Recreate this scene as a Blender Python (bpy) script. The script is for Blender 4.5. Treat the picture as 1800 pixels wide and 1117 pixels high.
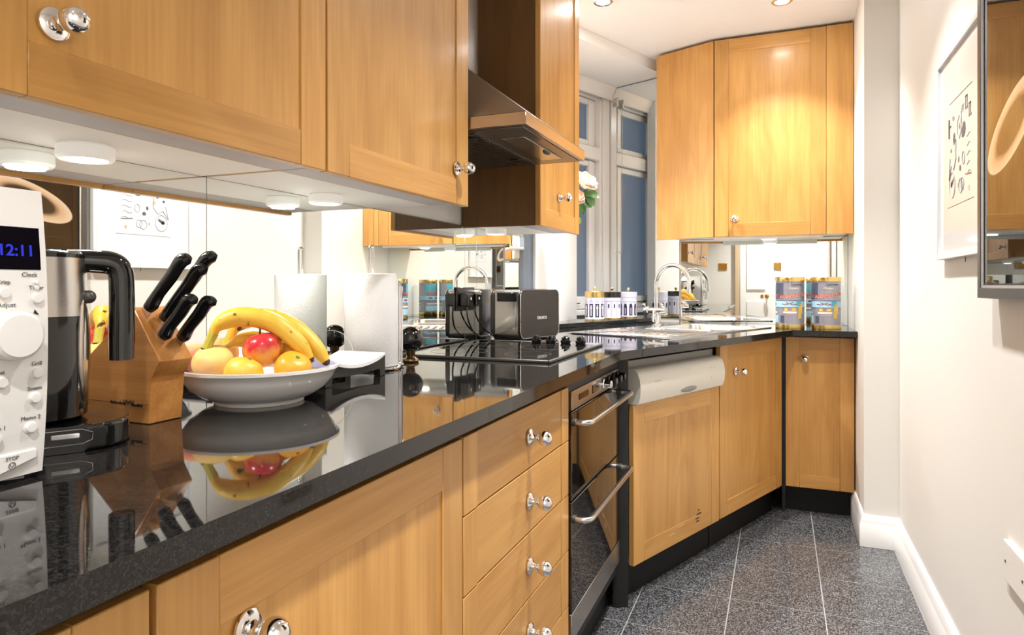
import bpy, bmesh, math, random
from mathutils import Vector, Matrix
random.seed(7)
PI = math.pi
scene = bpy.context.scene
for o in list(bpy.data.objects):
    bpy.data.objects.remove(o, do_unlink=True)
C = scene.collection

# ------------------------------------------------------------------ camera, world, exposure
cam_d = bpy.data.cameras.new('camera')
cam_d.sensor_width = 36.0
cam_d.lens = 36.0 * 1164 / 1800
cam_d.shift_y = -56.5 / 1800
cam_d.clip_start = 0.02
cam = bpy.data.objects.new('camera', cam_d)
C.objects.link(cam)
cam.location = (0, 0, 1.113)
cam.rotation_euler = (PI / 2, 0, math.radians(22))
scene.camera = cam

world = bpy.data.worlds.new('world')
scene.world = world
world.use_nodes = True
wb = world.node_tree.nodes['Background']
wb.inputs[0].default_value = (0.40, 0.48, 0.60, 1)
wb.inputs[1].default_value = 0.62

vs = scene.view_settings
vs.view_transform = 'Standard'
vs.look = 'None'
vs.gamma = 1.0
vs.use_curve_mapping = False
vs.exposure = -0.36

DOWN_W = 19.0      # ceiling downlights, watts
PUCK_W = 2.1      # under-cabinet puck lights, watts

# ------------------------------------------------------------------ materials
def new_mat(name):
    m = bpy.data.materials.new(name)
    m.use_nodes = True
    nt = m.node_tree
    return m, nt, nt.nodes['Principled BSDF']

def N(nt, typ, **kw):
    n = nt.nodes.new(typ)
    for k, v in kw.items():
        setattr(n, k, v)
    return n

def plain(name, col, rough=0.5, metal=0.0, spec=0.5, coat=0.0, bump=0.0, bscale=200, ior=None, var=0.0, vscale=8):
    m, nt, b = new_mat(name)
    b.inputs['Base Color'].default_value = (*col, 1)
    b.inputs['Roughness'].default_value = rough
    b.inputs['Metallic'].default_value = metal
    b.inputs['Specular IOR Level'].default_value = spec
    b.inputs['Coat Weight'].default_value = coat
    b.inputs['Coat Roughness'].default_value = 0.05
    if ior:
        b.inputs['IOR'].default_value = ior
    tc = N(nt, 'ShaderNodeTexCoord')
    if var > 0:
        nz = N(nt, 'ShaderNodeTexNoise'); nz.inputs['Scale'].default_value = vscale
        nz.inputs['Detail'].default_value = 4
        nt.links.new(tc.outputs['Object'], nz.inputs['Vector'])
        mx = N(nt, 'ShaderNodeMix', data_type='RGBA')
        mx.inputs[6].default_value = (*[c * (1 - var) for c in col], 1)
        mx.inputs[7].default_value = (*[min(1, c * (1 + var)) for c in col], 1)
        nt.links.new(nz.outputs['Fac'], mx.inputs[0])
        nt.links.new(mx.outputs[2], b.inputs['Base Color'])
    if bump > 0:
        nb = N(nt, 'ShaderNodeTexNoise'); nb.inputs['Scale'].default_value = bscale
        nt.links.new(tc.outputs['Object'], nb.inputs['Vector'])
        bp = N(nt, 'ShaderNodeBump'); bp.inputs['Strength'].default_value = bump
        bp.inputs['Distance'].default_value = 0.002
        nt.links.new(nb.outputs['Fac'], bp.inputs['Height'])
        nt.links.new(bp.outputs['Normal'], b.inputs['Normal'])
    return m

def wood(name, axis, c0=(0.485, 0.230, 0.050), c1=(0.675, 0.360, 0.102), rough=0.40, coat=0.22, knots=False):
    """beech / pine: grain runs along the local axis"""
    m, nt, b = new_mat(name)
    tc = N(nt, 'ShaderNodeTexCoord')
    oi = N(nt, 'ShaderNodeObjectInfo')
    add = N(nt, 'ShaderNodeVectorMath', operation='MULTIPLY_ADD')
    rnd = N(nt, 'ShaderNodeCombineXYZ')
    for i in range(3):
        nt.links.new(oi.outputs['Random'], rnd.inputs[i])
    add.inputs[1].default_value = (7.3, 3.1, 5.7)
    nt.links.new(rnd.outputs[0], add.inputs[0])
    nt.links.new(tc.outputs['Object'], add.inputs[2])
    def stretched(across, along):
        mp = N(nt, 'ShaderNodeMapping')
        s = [across] * 3
        s['xyz'.index(axis)] = along
        mp.inputs['Scale'].default_value = s
        nt.links.new(add.outputs[0], mp.inputs['Vector'])
        return mp
    # broad cathedral figure
    mp1 = stretched(5.5, 1.3)
    n1 = N(nt, 'ShaderNodeTexNoise'); n1.inputs['Scale'].default_value = 1.0
    n1.inputs['Detail'].default_value = 2.0; n1.inputs['Distortion'].default_value = 0.5
    nt.links.new(mp1.outputs[0], n1.inputs['Vector'])
    wv = N(nt, 'ShaderNodeMath', operation='MULTIPLY'); wv.inputs[1].default_value = 34.0
    nt.links.new(n1.outputs['Fac'], wv.inputs[0])
    sn = N(nt, 'ShaderNodeMath', operation='SINE'); nt.links.new(wv.outputs[0], sn.inputs[0])
    # fine fibres
    mp2 = stretched(150.0, 5.0)
    n2 = N(nt, 'ShaderNodeTexNoise'); n2.inputs['Scale'].default_value = 1.0
    n2.inputs['Detail'].default_value = 3.0
    nt.links.new(mp2.outputs[0], n2.inputs['Vector'])
    mp3 = stretched(14.0, 0.5)
    n3 = N(nt, 'ShaderNodeTexNoise'); n3.inputs['Scale'].default_value = 1.0
    nt.links.new(mp3.outputs[0], n3.inputs['Vector'])
    a = N(nt, 'ShaderNodeMath', operation='MULTIPLY_ADD'); a.inputs[1].default_value = 0.075; a.inputs[2].default_value = 0.0
    nt.links.new(sn.outputs[0], a.inputs[0])
    f = N(nt, 'ShaderNodeMath', operation='MULTIPLY_ADD'); f.inputs[1].default_value = 0.55
    nt.links.new(n2.outputs['Fac'], f.inputs[0]); nt.links.new(a.outputs[0], f.inputs[2])
    g = N(nt, 'ShaderNodeMath', operation='MULTIPLY_ADD'); g.inputs[1].default_value = 0.75
    nt.links.new(n3.outputs['Fac'], g.inputs[0]); nt.links.new(f.outputs[0], g.inputs[2])
    rp = N(nt, 'ShaderNodeValToRGB')
    rp.color_ramp.elements[0].position = 0.38; rp.color_ramp.elements[0].color = (*c0, 1)
    rp.color_ramp.elements[1].position = 0.95; rp.color_ramp.elements[1].color = (*c1, 1)
    nt.links.new(g.outputs[0], rp.inputs[0])
    # every board a slightly different tone
    hsv = N(nt, 'ShaderNodeHueSaturation')
    mr = N(nt, 'ShaderNodeMapRange'); mr.inputs[3].default_value = 0.92; mr.inputs[4].default_value = 1.07
    nt.links.new(oi.outputs['Random'], mr.inputs[0])
    nt.links.new(mr.outputs[0], hsv.inputs['Value'])
    out = rp.outputs[0]
    if knots:
        vo = N(nt, 'ShaderNodeTexVoronoi'); vo.inputs['Scale'].default_value = 13.0
        nt.links.new(add.outputs[0], vo.inputs['Vector'])
        kr = N(nt, 'ShaderNodeValToRGB')
        kr.color_ramp.elements[0].position = 0.10; kr.color_ramp.elements[0].color = (0.35, 0.18, 0.08, 1)
        kr.color_ramp.elements[1].position = 0.2; kr.color_ramp.elements[1].color = (1, 1, 1, 1)
        nt.links.new(vo.outputs['Distance'], kr.inputs[0])
        km = N(nt, 'ShaderNodeMix', data_type='RGBA', blend_type='MULTIPLY'); km.inputs[0].default_value = 1
        nt.links.new(out, km.inputs[6]); nt.links.new(kr.outputs[0], km.inputs[7])
        out = km.outputs[2]
    nt.links.new(out, hsv.inputs['Color'])
    nt.links.new(hsv.outputs[0], b.inputs['Base Color'])
    b.inputs['Roughness'].default_value = rough
    b.inputs['Coat Weight'].default_value = coat
    b.inputs['Coat Roughness'].default_value = 0.17
    return m

def granite(name, dark, light, rough, scale, amount=0.62, bumpy=0.0, mid=None):
    m, nt, b = new_mat(name)
    tc = N(nt, 'ShaderNodeTexCoord')
    geo = N(nt, 'ShaderNodeNewGeometry')
    n1 = N(nt, 'ShaderNodeTexNoise'); n1.inputs['Scale'].default_value = scale; n1.inputs['Detail'].default_value = 5
    n1.inputs['Roughness'].default_value = 0.75
    v = N(nt, 'ShaderNodeTexVoronoi'); v.inputs['Scale'].default_value = scale * 1.4
    nt.links.new(geo.outputs['Position'], n1.inputs['Vector'])
    nt.links.new(geo.outputs['Position'], v.inputs['Vector'])
    bw = N(nt, 'ShaderNodeRGBToBW'); nt.links.new(v.outputs['Color'], bw.inputs[0])
    ad = N(nt, 'ShaderNodeMath', operation='MULTIPLY_ADD'); ad.inputs[1].default_value = 0.5
    nt.links.new(bw.outputs[0], ad.inputs[0])
    hf = N(nt, 'ShaderNodeMath', operation='MULTIPLY'); hf.inputs[1].default_value = 0.6
    nt.links.new(n1.outputs['Fac'], hf.inputs[0]); nt.links.new(hf.outputs[0], ad.inputs[2])
    rp = N(nt, 'ShaderNodeValToRGB')
    rp.color_ramp.elements[0].position = amount - 0.17; rp.color_ramp.elements[0].color = (*dark, 1)
    rp.color_ramp.elements[1].position = amount + 0.16; rp.color_ramp.elements[1].color = (*light, 1)
    if mid:
        e = rp.color_ramp.elements.new(amount); e.color = (*mid, 1)
    nt.links.new(ad.outputs[0], rp.inputs[0])
    nt.links.new(rp.outputs[0], b.inputs['Base Color'])
    b.inputs['Roughness'].default_value = rough
    if bumpy:
        bp = N(nt, 'ShaderNodeBump'); bp.inputs['Strength'].default_value = bumpy; bp.inputs['Distance'].default_value = 0.001
        nt.links.new(n1.outputs['Fac'], bp.inputs['Height']); nt.links.new(bp.outputs['Normal'], b.inputs['Normal'])
    return m

def emit(name, col, strength):
    m, nt, b = new_mat(name)
    b.inputs['Base Color'].default_value = (0.8, 0.8, 0.8, 1)
    b.inputs['Emission Color'].default_value = (*col, 1)
    b.inputs['Emission Strength'].default_value = strength
    return m

M = {}
M['wood_v'] = wood('beech_upright_grain', 'z')
M['wood_h'] = wood('beech_level_grain', 'x')
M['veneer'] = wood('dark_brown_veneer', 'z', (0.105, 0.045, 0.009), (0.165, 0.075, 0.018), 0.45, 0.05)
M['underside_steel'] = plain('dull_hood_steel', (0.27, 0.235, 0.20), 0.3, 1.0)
M['canopy_steel'] = plain('grey_canopy_steel', (0.36, 0.345, 0.33), 0.34, 1.0)
M['pine'] = wood('knotty_pine', 'x', (0.42, 0.155, 0.03), (0.70, 0.32, 0.085), 0.4, 0.1, knots=True)
M['granite'] = granite('black_granite', (0.005, 0.005, 0.005), (0.032, 0.029, 0.027), 0.035, 380, 0.66)
M['floor'] = granite('grey_speckled_granite', (0.010, 0.011, 0.013), (0.20, 0.20, 0.205), 0.15, 210, 0.55, mid=(0.052, 0.053, 0.058))
M['grout'] = plain('pale_grout', (0.29, 0.285, 0.27), 0.9)
M['wall'] = plain('cream_wall_paint', (0.83, 0.81, 0.762), 0.55, var=0.02, vscale=3, bump=0.04, bscale=120)
M['ceiling'] = plain('white_ceiling_paint', (0.90, 0.895, 0.885), 0.7, var=0.01)
M['gloss_white'] = plain('white_gloss_paint', (0.87, 0.865, 0.85), 0.25, var=0.01)
M['white_lam'] = plain('white_laminate', (0.84, 0.81, 0.76), 0.4, var=0.02)
M['edge_lam'] = plain('beige_edging', (0.62, 0.47, 0.30), 0.5, var=0.05)
M['shaded_pelmet'] = plain('shade_grey_laminate', (0.50, 0.46, 0.455), 0.5, var=0.03)  # shade behind the door bottoms is put into this grey
M['mirror'] = plain('silvered_mirror', (0.90, 0.925, 0.905), 0.0, 1.0)
M['mirror_edge'] = plain('mirror_edge_grey', (0.20, 0.22, 0.20), 0.3, 0.3)
M['chrome'] = plain('chrome', (0.86, 0.86, 0.87), 0.06, 1.0)
M['steel'] = plain('brushed_steel', (0.62, 0.60, 0.57), 0.24, 1.0, bump=0.03, bscale=300)
M['sink_steel'] = plain('sink_steel', (0.80, 0.80, 0.80), 0.17, 1.0)
M['hood_steel'] = plain('hood_steel', (0.56, 0.50, 0.45), 0.22, 1.0)
M['dark_steel'] = plain('dark_mesh_steel', (0.10, 0.095, 0.085), 0.4, 0.6)
M['black'] = plain('black_plastic', (0.008, 0.008, 0.008), 0.18)
M['black_gloss'] = plain('gloss_black', (0.006, 0.006, 0.006), 0.05, coat=0.5)
M['black_matt'] = plain('matt_black', (0.010, 0.0095, 0.009), 0.45)
M['plinth'] = plain('black_plinth', (0.004, 0.004, 0.004), 0.5, spec=0.3)
M['hob_glass'] = plain('black_hob_glass', (0.004, 0.004, 0.004), 0.015, ior=1.7)
M['oven_glass'] = plain('bronze_oven_glass', (0.012, 0.009, 0.007), 0.03, ior=2.3)
M['white_plastic'] = plain('white_plastic', (0.78, 0.765, 0.74), 0.35)
M['cream_plastic'] = plain('cream_plastic', (0.76, 0.72, 0.63), 0.35)
M['mid_grey_plastic'] = plain('grey_plastic', (0.30, 0.285, 0.26), 0.5)  # one even grey for dishwasher housing, grip and lettering
M['ink'] = plain('grey_ink', (0.12, 0.12, 0.13), 0.6)
M['grey_ink'] = plain('soft_grey_ink', (0.28, 0.28, 0.30), 0.6)
M['black_ink'] = plain('black_ink', (0.012, 0.012, 0.012), 0.6)
M['white_ink'] = plain('white_ink', (0.8, 0.8, 0.8), 0.5)
M['paper'] = plain('white_paper_towel', (0.92, 0.915, 0.905), 0.9, bump=0.35, bscale=180)
M['ceramic'] = plain('white_glazed_ceramic', (0.90, 0.885, 0.87), 0.10, coat=0.3)
M['blue_glaze'] = plain('blue_glaze_band', (0.40, 0.42, 0.68), 0.12, var=0.35, vscale=60)
M['dark_wood'] = plain('black_stained_wood', (0.022, 0.017, 0.016), 0.35, var=0.2, vscale=30)
M['brass'] = plain('brass', (0.62, 0.36, 0.07), 0.22, 1.0)
M['gold'] = plain('gold_tin', (0.72, 0.53, 0.20), 0.24, 1.0)
M['bronze'] = plain('bronze', (0.30, 0.19, 0.10), 0.22, 1.0)
M['print_white'] = plain('print_paper', (0.83, 0.83, 0.84), 0.08, coat=0.6)
M['silver_frame'] = plain('silver_frame', (0.72, 0.71, 0.69), 0.25, 0.7)
M['frame_grey'] = plain('dark_grey_frame', (0.115, 0.11, 0.105), 0.32, 0.6)
M['frame_white'] = plain('white_frame', (0.84, 0.84, 0.83), 0.3)
M['toaster_dark'] = plain('anthracite_toaster', (0.055, 0.047, 0.042), 0.25, 0.5)
M['puck'] = emit('puck_diffuser_housing', (1.0, 0.93, 0.82), 0.32)
M['puck_glow'] = emit('puck_lens_glow', (1.0, 0.93, 0.80), 16)
M['lamp_glow'] = emit('downlight_glow', (1.0, 0.96, 0.90), 22)
M['display'] = plain('microwave_display', (0.004, 0.003, 0.006), 0.08)
M['display_blue'] = emit('display_blue_digits', (0.01, 0.03, 0.8), 1.0)
M['display_blue'].node_tree.nodes['Principled BSDF'].inputs['Base Color'].default_value = (0, 0, 0.01, 1)
M['tin_grey'] = plain('tin_lilac_grey', (0.34, 0.33, 0.38), 0.22, 0.35, var=0.12, vscale=14)
M['tin_blue'] = plain('tin_pale_blue', (0.36, 0.60, 0.76), 0.3, var=0.2, vscale=40)
M['tin_teal'] = plain('tin_teal', (0.06, 0.38, 0.48), 0.3)
M['tin_red'] = plain('tin_red', (0.62, 0.10, 0.05), 0.35)
M['tin_maroon'] = plain('tin_maroon', (0.22, 0.04, 0.07), 0.35)
M['tin_yellow'] = plain('tin_ochre', (0.66, 0.45, 0.10), 0.35, var=0.4, vscale=90)
M['tin_pink'] = plain('tin_pink', (0.66, 0.28, 0.48), 0.35)
M['tin_cream'] = plain('tin_cream', (0.80, 0.74, 0.62), 0.35)
M['tin_dark'] = plain('tin_slate', (0.07, 0.08, 0.12), 0.3)
M['can_white'] = plain('canister_white', (0.70, 0.68, 0.78), 0.3)
M['can_ink'] = plain('canister_ink', (0.025, 0.024, 0.06), 0.35)
M['can_lilac'] = plain('canister_lilac', (0.40, 0.38, 0.55), 0.35)
M['glass'] = None
m, nt, b = new_mat('clear_glass')
b.inputs['Base Color'].default_value = (0.98, 1, 0.99, 1); b.inputs['Roughness'].default_value = 0.0
b.inputs['Transmission Weight'].default_value = 1.0; b.inputs['IOR'].default_value = 1.45
M['glass'] = m
# frosted window glass, dusk outside
m, nt, b = new_mat('frosted_window_glass')
tr = N(nt, 'ShaderNodeBsdfTranslucent'); tr.inputs[0].default_value = (0.80, 0.86, 0.92, 1)
mxs = N(nt, 'ShaderNodeMixShader')
tcn = N(nt, 'ShaderNodeTexCoord'); nzn = N(nt, 'ShaderNodeTexNoise'); nzn.inputs['Scale'].default_value = 5
nt.links.new(tcn.outputs['Object'], nzn.inputs['Vector'])
mrn = N(nt, 'ShaderNodeMapRange'); mrn.inputs[3].default_value = 0.22; mrn.inputs[4].default_value = 0.34
nt.links.new(nzn.outputs['Fac'], mrn.inputs[0])
nt.links.new(mrn.outputs[0], mxs.inputs[0])
b.inputs['Base Color'].default_value = (0.30, 0.34, 0.42, 1); b.inputs['Roughness'].default_value = 0.12
nt.links.new(tr.outputs[0], mxs.inputs[1]); nt.links.new(b.outputs[0], mxs.inputs[2])
nt.links.new(mxs.outputs[0], nt.nodes['Material Output'].inputs['Surface'])
M['pane'] = m

def fruit_mat(name, ca, cb, scale, rough, spots=0.0, bump=0.0, axis=None):
    m, nt, b = new_mat(name)
    tc = N(nt, 'ShaderNodeTexCoord')
    nz = N(nt, 'ShaderNodeTexNoise'); nz.inputs['Scale'].default_value = scale; nz.inputs['Detail'].default_value = 3
    nt.links.new(tc.outputs['Object'], nz.inputs['Vector'])
    rp = N(nt, 'ShaderNodeValToRGB')
    rp.color_ramp.elements[0].position = 0.38; rp.color_ramp.elements[0].color = (*ca, 1)
    rp.color_ramp.elements[1].position = 0.66; rp.color_ramp.elements[1].color = (*cb, 1)
    nt.links.new(nz.outputs['Fac'], rp.inputs[0])
    out = rp.outputs[0]
    if axis is not None:      # blush on the upper side of the fruit's own skin
        sp = N(nt, 'ShaderNodeSeparateXYZ'); nt.links.new(tc.outputs['Object'], sp.inputs[0])
        ad = N(nt, 'ShaderNodeMath', operation='MULTIPLY_ADD'); ad.inputs[1].default_value = 9.0
        nt.links.new(sp.outputs[2], ad.inputs[0]); nt.links.new(nz.outputs['Fac'], ad.inputs[2])
        nt.links.new(ad.outputs[0], rp.inputs[0])
    if spots:
        vo = N(nt, 'ShaderNodeTexNoise'); vo.inputs['Scale'].default_value = 65
        vo.inputs['Detail'].default_value = 1
        nt.links.new(tc.outputs['Object'], vo.inputs['Vector'])
        kr = N(nt, 'ShaderNodeValToRGB')
        kr.color_ramp.elements[0].position = 0.27; kr.color_ramp.elements[0].color = (0.10, 0.05, 0.02, 1)
        kr.color_ramp.elements[1].position = 0.32; kr.color_ramp.elements[1].color = (1, 1, 1, 1)
        nt.links.new(vo.outputs['Fac'], kr.inputs[0])
        km = N(nt, 'ShaderNodeMix', data_type='RGBA', blend_type='MULTIPLY'); km.inputs[0].default_value = 1
        nt.links.new(out, km.inputs[6]); nt.links.new(kr.outputs[0], km.inputs[7])
        out = km.outputs[2]
    nt.links.new(out, b.inputs['Base Color'])
    b.inputs['Roughness'].default_value = rough
    if bump:
        nb = N(nt, 'ShaderNodeTexNoise'); nb.inputs['Scale'].default_value = 320
        nt.links.new(tc.outputs['Object'], nb.inputs['Vector'])
        bp = N(nt, 'ShaderNodeBump'); bp.inputs['Strength'].default_value = bump; bp.inputs['Distance'].default_value = 0.001
        nt.links.new(nb.outputs['Fac'], bp.inputs['Height']); nt.links.new(bp.outputs['Normal'], b.inputs['Normal'])
    return m
M['banana'] = fruit_mat('banana_skin', (0.80, 0.44, 0.03), (0.86, 0.56, 0.07), 22, 0.42, spots=1)
M['banana_tip'] = plain('banana_tip', (0.06, 0.035, 0.015), 0.7)
M['banana_green'] = plain('banana_stalk', (0.50, 0.46, 0.06), 0.5)
M['apple'] = fruit_mat('red_apple_skin', (0.80, 0.36, 0.07), (0.62, 0.035, 0.045), 24, 0.2, axis=2)
M['orange'] = fruit_mat('orange_peel', (0.85, 0.36, 0.02), (0.90, 0.46, 0.04), 20, 0.35, bump=0.35)
M['lemon'] = fruit_mat('yellow_orange_peel', (0.86, 0.44, 0.03), (0.90, 0.56, 0.08), 20, 0.35, bump=0.3)
M['peach'] = fruit_mat('peach_skin', (0.80, 0.60, 0.17), (0.82, 0.49, 0.18), 16, 0.6)
M['peach2'] = fruit_mat('blush_peach_skin', (0.84, 0.46, 0.14), (0.74, 0.20, 0.12), 18, 0.6)
M['petal'] = fruit_mat('cream_rose_petal', (0.90, 0.72, 0.56), (0.94, 0.86, 0.76), 14, 0.6)
M['petal_pink'] = fruit_mat('blush_rose_petal', (0.86, 0.50, 0.40), (0.92, 0.74, 0.64), 14, 0.6)
M['leaf'] = fruit_mat('rose_leaf', (0.03, 0.13, 0.025), (0.14, 0.30, 0.09), 18, 0.4)
M['stem'] = plain('green_stem', (0.08, 0.20, 0.04), 0.5)
M['bud'] = plain('green_bud', (0.38, 0.50, 0.09), 0.5)

# black gloss print with a big spoon bowl on it
m, nt, b = new_mat('spoon_photo_print')
tc = N(nt, 'ShaderNodeTexCoord')
mp = N(nt, 'ShaderNodeMapping'); mp.inputs['Location'].default_value = (-0.215, 0, -0.350)
sub = mp
nt.links.new(tc.outputs['Object'], mp.inputs['Vector'])
mp2 = N(nt, 'ShaderNodeMapping'); mp2.inputs['Rotation'].default_value = (0, math.radians(20), 0)
nt.links.new(mp.outputs[0], mp2.inputs['Vector'])
mp3 = N(nt, 'ShaderNodeMapping'); mp3.inputs['Scale'].default_value = (1 / 0.17, 0, 1 / 0.062)
nt.links.new(mp2.outputs[0], mp3.inputs['Vector'])
ln = N(nt, 'ShaderNodeVectorMath', operation='LENGTH'); nt.links.new(mp3.outputs[0], ln.inputs[0])
rp = N(nt, 'ShaderNodeValToRGB')
el = rp.color_ramp.elements
el[0].position = 0.0; el[0].color = (0.020, 0.014, 0.010, 1)
el[1].position = 1.0; el[1].color = (0.005, 0.005, 0.006, 1)
for p, c in ((0.55, (0.03, 0.02, 0.015)), (0.72, (0.55, 0.36, 0.22)), (0.97, (0.66, 0.50, 0.36))):
    e = el.new(p); e.color = (*c, 1)
nt.links.new(ln.outputs['Value'], rp.inputs[0])
nt.links.new(rp.outputs[0], b.inputs['Base Color'])
b.inputs['Roughness'].default_value = 0.01; b.inputs['IOR'].default_value = 1.85
M['spoon_print'] = m

# ------------------------------------------------------------------ mesh helpers
def finish(bm, angle=38):
    bmesh.ops.recalc_face_normals(bm, faces=bm.faces)
    for f in bm.faces:
        f.smooth = True
    lim = math.radians(angle)
    for e in bm.edges:
        if len(e.link_faces) == 2:
            e.smooth = e.calc_face_angle(0) < lim
        else:
            e.smooth = False

def obj(name, bm, mat, parent=None, loc=None, rot=None, angle=38):
    finish(bm, angle)
    me = bpy.data.meshes.new(name)
    bm.to_mesh(me); bm.free()
    for x in (mat if isinstance(mat, (list, tuple)) else [mat]):
        me.materials.append(M[x] if isinstance(x, str) else x)
    o = bpy.data.objects.new(name, me)
    C.objects.link(o)
    if parent: o.parent = parent
    if loc is not None: o.location = loc
    if rot is not None: o.rotation_euler = rot
    return o

def wn(o):
    md = o.modifiers.new('weighted', 'WEIGHTED_NORMAL'); md.keep_sharp = True; md.weight = 100
    return o

def tag(o, label, cat, group=None):
    o['label'] = label; o['category'] = cat
    if group: o['group'] = group
    return o

def thing(name, label, cat, loc=(0, 0, 0), rotz=0.0, group=None):
    o = bpy.data.objects.new(name, None)
    o.empty_display_size = 0.05
    C.objects.link(o)
    o.location = loc; o.rotation_euler = (0, 0, math.radians(rotz))
    return tag(o, label, cat, group)

def struct(o):
    o['kind'] = 'structure'
    return o

def nb():
    return bmesh.new()

def box(bm, x0, x1, y0, y1, z0, z1, bev=0.0, seg=1, mi=0):
    vs_ = [bm.verts.new(p) for p in ((x0, y0, z0), (x1, y0, z0), (x1, y1, z0), (x0, y1, z0),
                                     (x0, y0, z1), (x1, y0, z1), (x1, y1, z1), (x0, y1, z1))]
    fs = [bm.faces.new([vs_[i] for i in q]) for q in ((0, 3, 2, 1), (4, 5, 6, 7), (0, 1, 5, 4), (1, 2, 6, 5), (2, 3, 7, 6), (3, 0, 4, 7))]
    for f in fs: f.material_index = mi
    if bev > 0:
        es = list({e for f in fs for e in f.edges})
        r = bmesh.ops.bevel(bm, geom=es, offset=bev, segments=seg, affect='EDGES', profile=0.5, clamp_overlap=True)
        for f in r['faces']: f.material_index = mi
    return bm

def bxo(name, mat, parent, x0, x1, y0, y1, z0, z1, bev=0.0, seg=1):
    o = obj(name, box(nb(), x0, x1, y0, y1, z0, z1, bev, seg), mat, parent)
    return wn(o) if bev > 0 and seg > 1 else o

def prism(bm, poly, z0, z1, bev=0.0, seg=1, mi=0):
    a = [bm.verts.new((p[0], p[1], z0)) for p in poly]
    c = [bm.verts.new((p[0], p[1], z1)) for p in poly]
    fs = [bm.faces.new(a[::-1]), bm.faces.new(c)]
    n = len(poly)
    for i in range(n):
        fs.append(bm.faces.new((a[i], a[(i + 1) % n], c[(i + 1) % n], c[i])))
    for f in fs: f.material_index = mi
    if bev > 0:
        es = list({e for f in fs for e in f.edges})
        bmesh.ops.bevel(bm, geom=es, offset=bev, segments=seg, affect='EDGES', profile=0.5, clamp_overlap=True)
    return bm

def prism_y(bm, poly_xz, y0, y1, bev=0.0, seg=1):
    a = [bm.verts.new((p[0], y0, p[1])) for p in poly_xz]
    c = [bm.verts.new((p[0], y1, p[1])) for p in poly_xz]
    fs = [bm.faces.new(a), bm.faces.new(c[::-1])]
    n = len(poly_xz)
    for i in range(n):
        fs.append(bm.faces.new((a[(i + 1) % n], a[i], c[i], c[(i + 1) % n])))
    if bev > 0:
        es = list({e for f in fs for e in f.edges})
        bmesh.ops.bevel(bm, geom=es, offset=bev, segments=seg, affect='EDGES', profile=0.5, clamp_overlap=True)
    return bm

def lathe(bm, prof, n=28, mtx=None, mi=0):
    """prof: (r, z) list; revolve about z"""
    rings = []
    for r, z in prof:
        if r < 1e-6:
            rings.append([bm.verts.new((0, 0, z))])
        else:
            rings.append([bm.verts.new((r * math.cos(2 * PI * i / n), r * math.sin(2 * PI * i / n), z)) for i in range(n)])
    for a, c in zip(rings, rings[1:]):
        if len(a) == 1 and len(c) == 1: continue
        for i in range(n):
            j = (i + 1) % n
            if len(a) == 1: f = bm.faces.new((a[0], c[i], c[j]))
            elif len(c) == 1: f = bm.faces.new((a[i], a[j], c[0]))
            else: f = bm.faces.new((a[i], a[j], c[j], c[i]))
            f.material_index = mi
    if mtx is not None:
        bmesh.ops.transform(bm, matrix=mtx, verts=[v for r in rings for v in r])
    return bm

def ball(bm, c, r, n=12, k=8, sc=(1, 1, 1)):
    prof = [(r * math.sin(PI * i / k), -r * math.cos(PI * i / k)) for i in range(k + 1)]
    prof[0] = (0, -r); prof[-1] = (0, r)
    return lathe(bm, prof, n, Matrix.Translation(c) @ Matrix.Diagonal((*sc, 1)))

def tube(bm, pts, r, n=10, closed=False, cap=True):
    pts = [Vector(p) for p in pts]
    rad = r if isinstance(r, (list, tuple)) else [r] * len(pts)
    m_ = len(pts)
    tang = []
    for i in range(m_):
        if closed: t = pts[(i + 1) % m_] - pts[i - 1]
        else: t = pts[min(i + 1, m_ - 1)] - pts[max(i - 1, 0)]
        tang.append(t.normalized())
    u = tang[0].orthogonal().normalized()
    rings = []
    for i in range(m_):
        t = tang[i]
        u = (u - t * u.dot(t))
        if u.length < 1e-6: u = t.orthogonal()
        u.normalize()
        w = t.cross(u)
        rings.append([bm.verts.new(pts[i] + (u * math.cos(2 * PI * j / n) + w * math.sin(2 * PI * j / n)) * rad[i]) for j in range(n)])
    for i in range(m_ if closed else m_ - 1):
        a, c = rings[i], rings[(i + 1) % m_]
        for j in range(n):
            bm.faces.new((a[j], a[(j + 1) % n], c[(j + 1) % n], c[j]))
    if cap and not closed:
        bm.faces.new(rings[0][::-1]); bm.faces.new(rings[-1])
    return bm

def bez(pts, n=8):
    """Catmull-Rom through points"""
    P = [Vector(p) for p in pts]
    P = [P[0] * 2 - P[1]] + P + [P[-1] * 2 - P[-2]]
    out = []
    for i in range(1, len(P) - 2):
        for k in range(n):
            t = k / n
            p0, p1, p2, p3 = P[i - 1:i + 3]
            out.append(0.5 * ((2 * p1) + (p2 - p0) * t + (2 * p0 - 5 * p1 + 4 * p2 - p3) * t * t + (3 * p1 - p0 - 3 * p2 + p3) * t ** 3))
    out.append(P[-2])
    return out

def lerp_list(vals, n):
    """resample list of scalars to n entries"""
    out = []
    for i in range(n):
        x = i / (n - 1) * (len(vals) - 1)
        k = min(int(x), len(vals) - 2)
        out.append(vals[k] + (vals[k + 1] - vals[k]) * (x - k))
    return out

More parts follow.
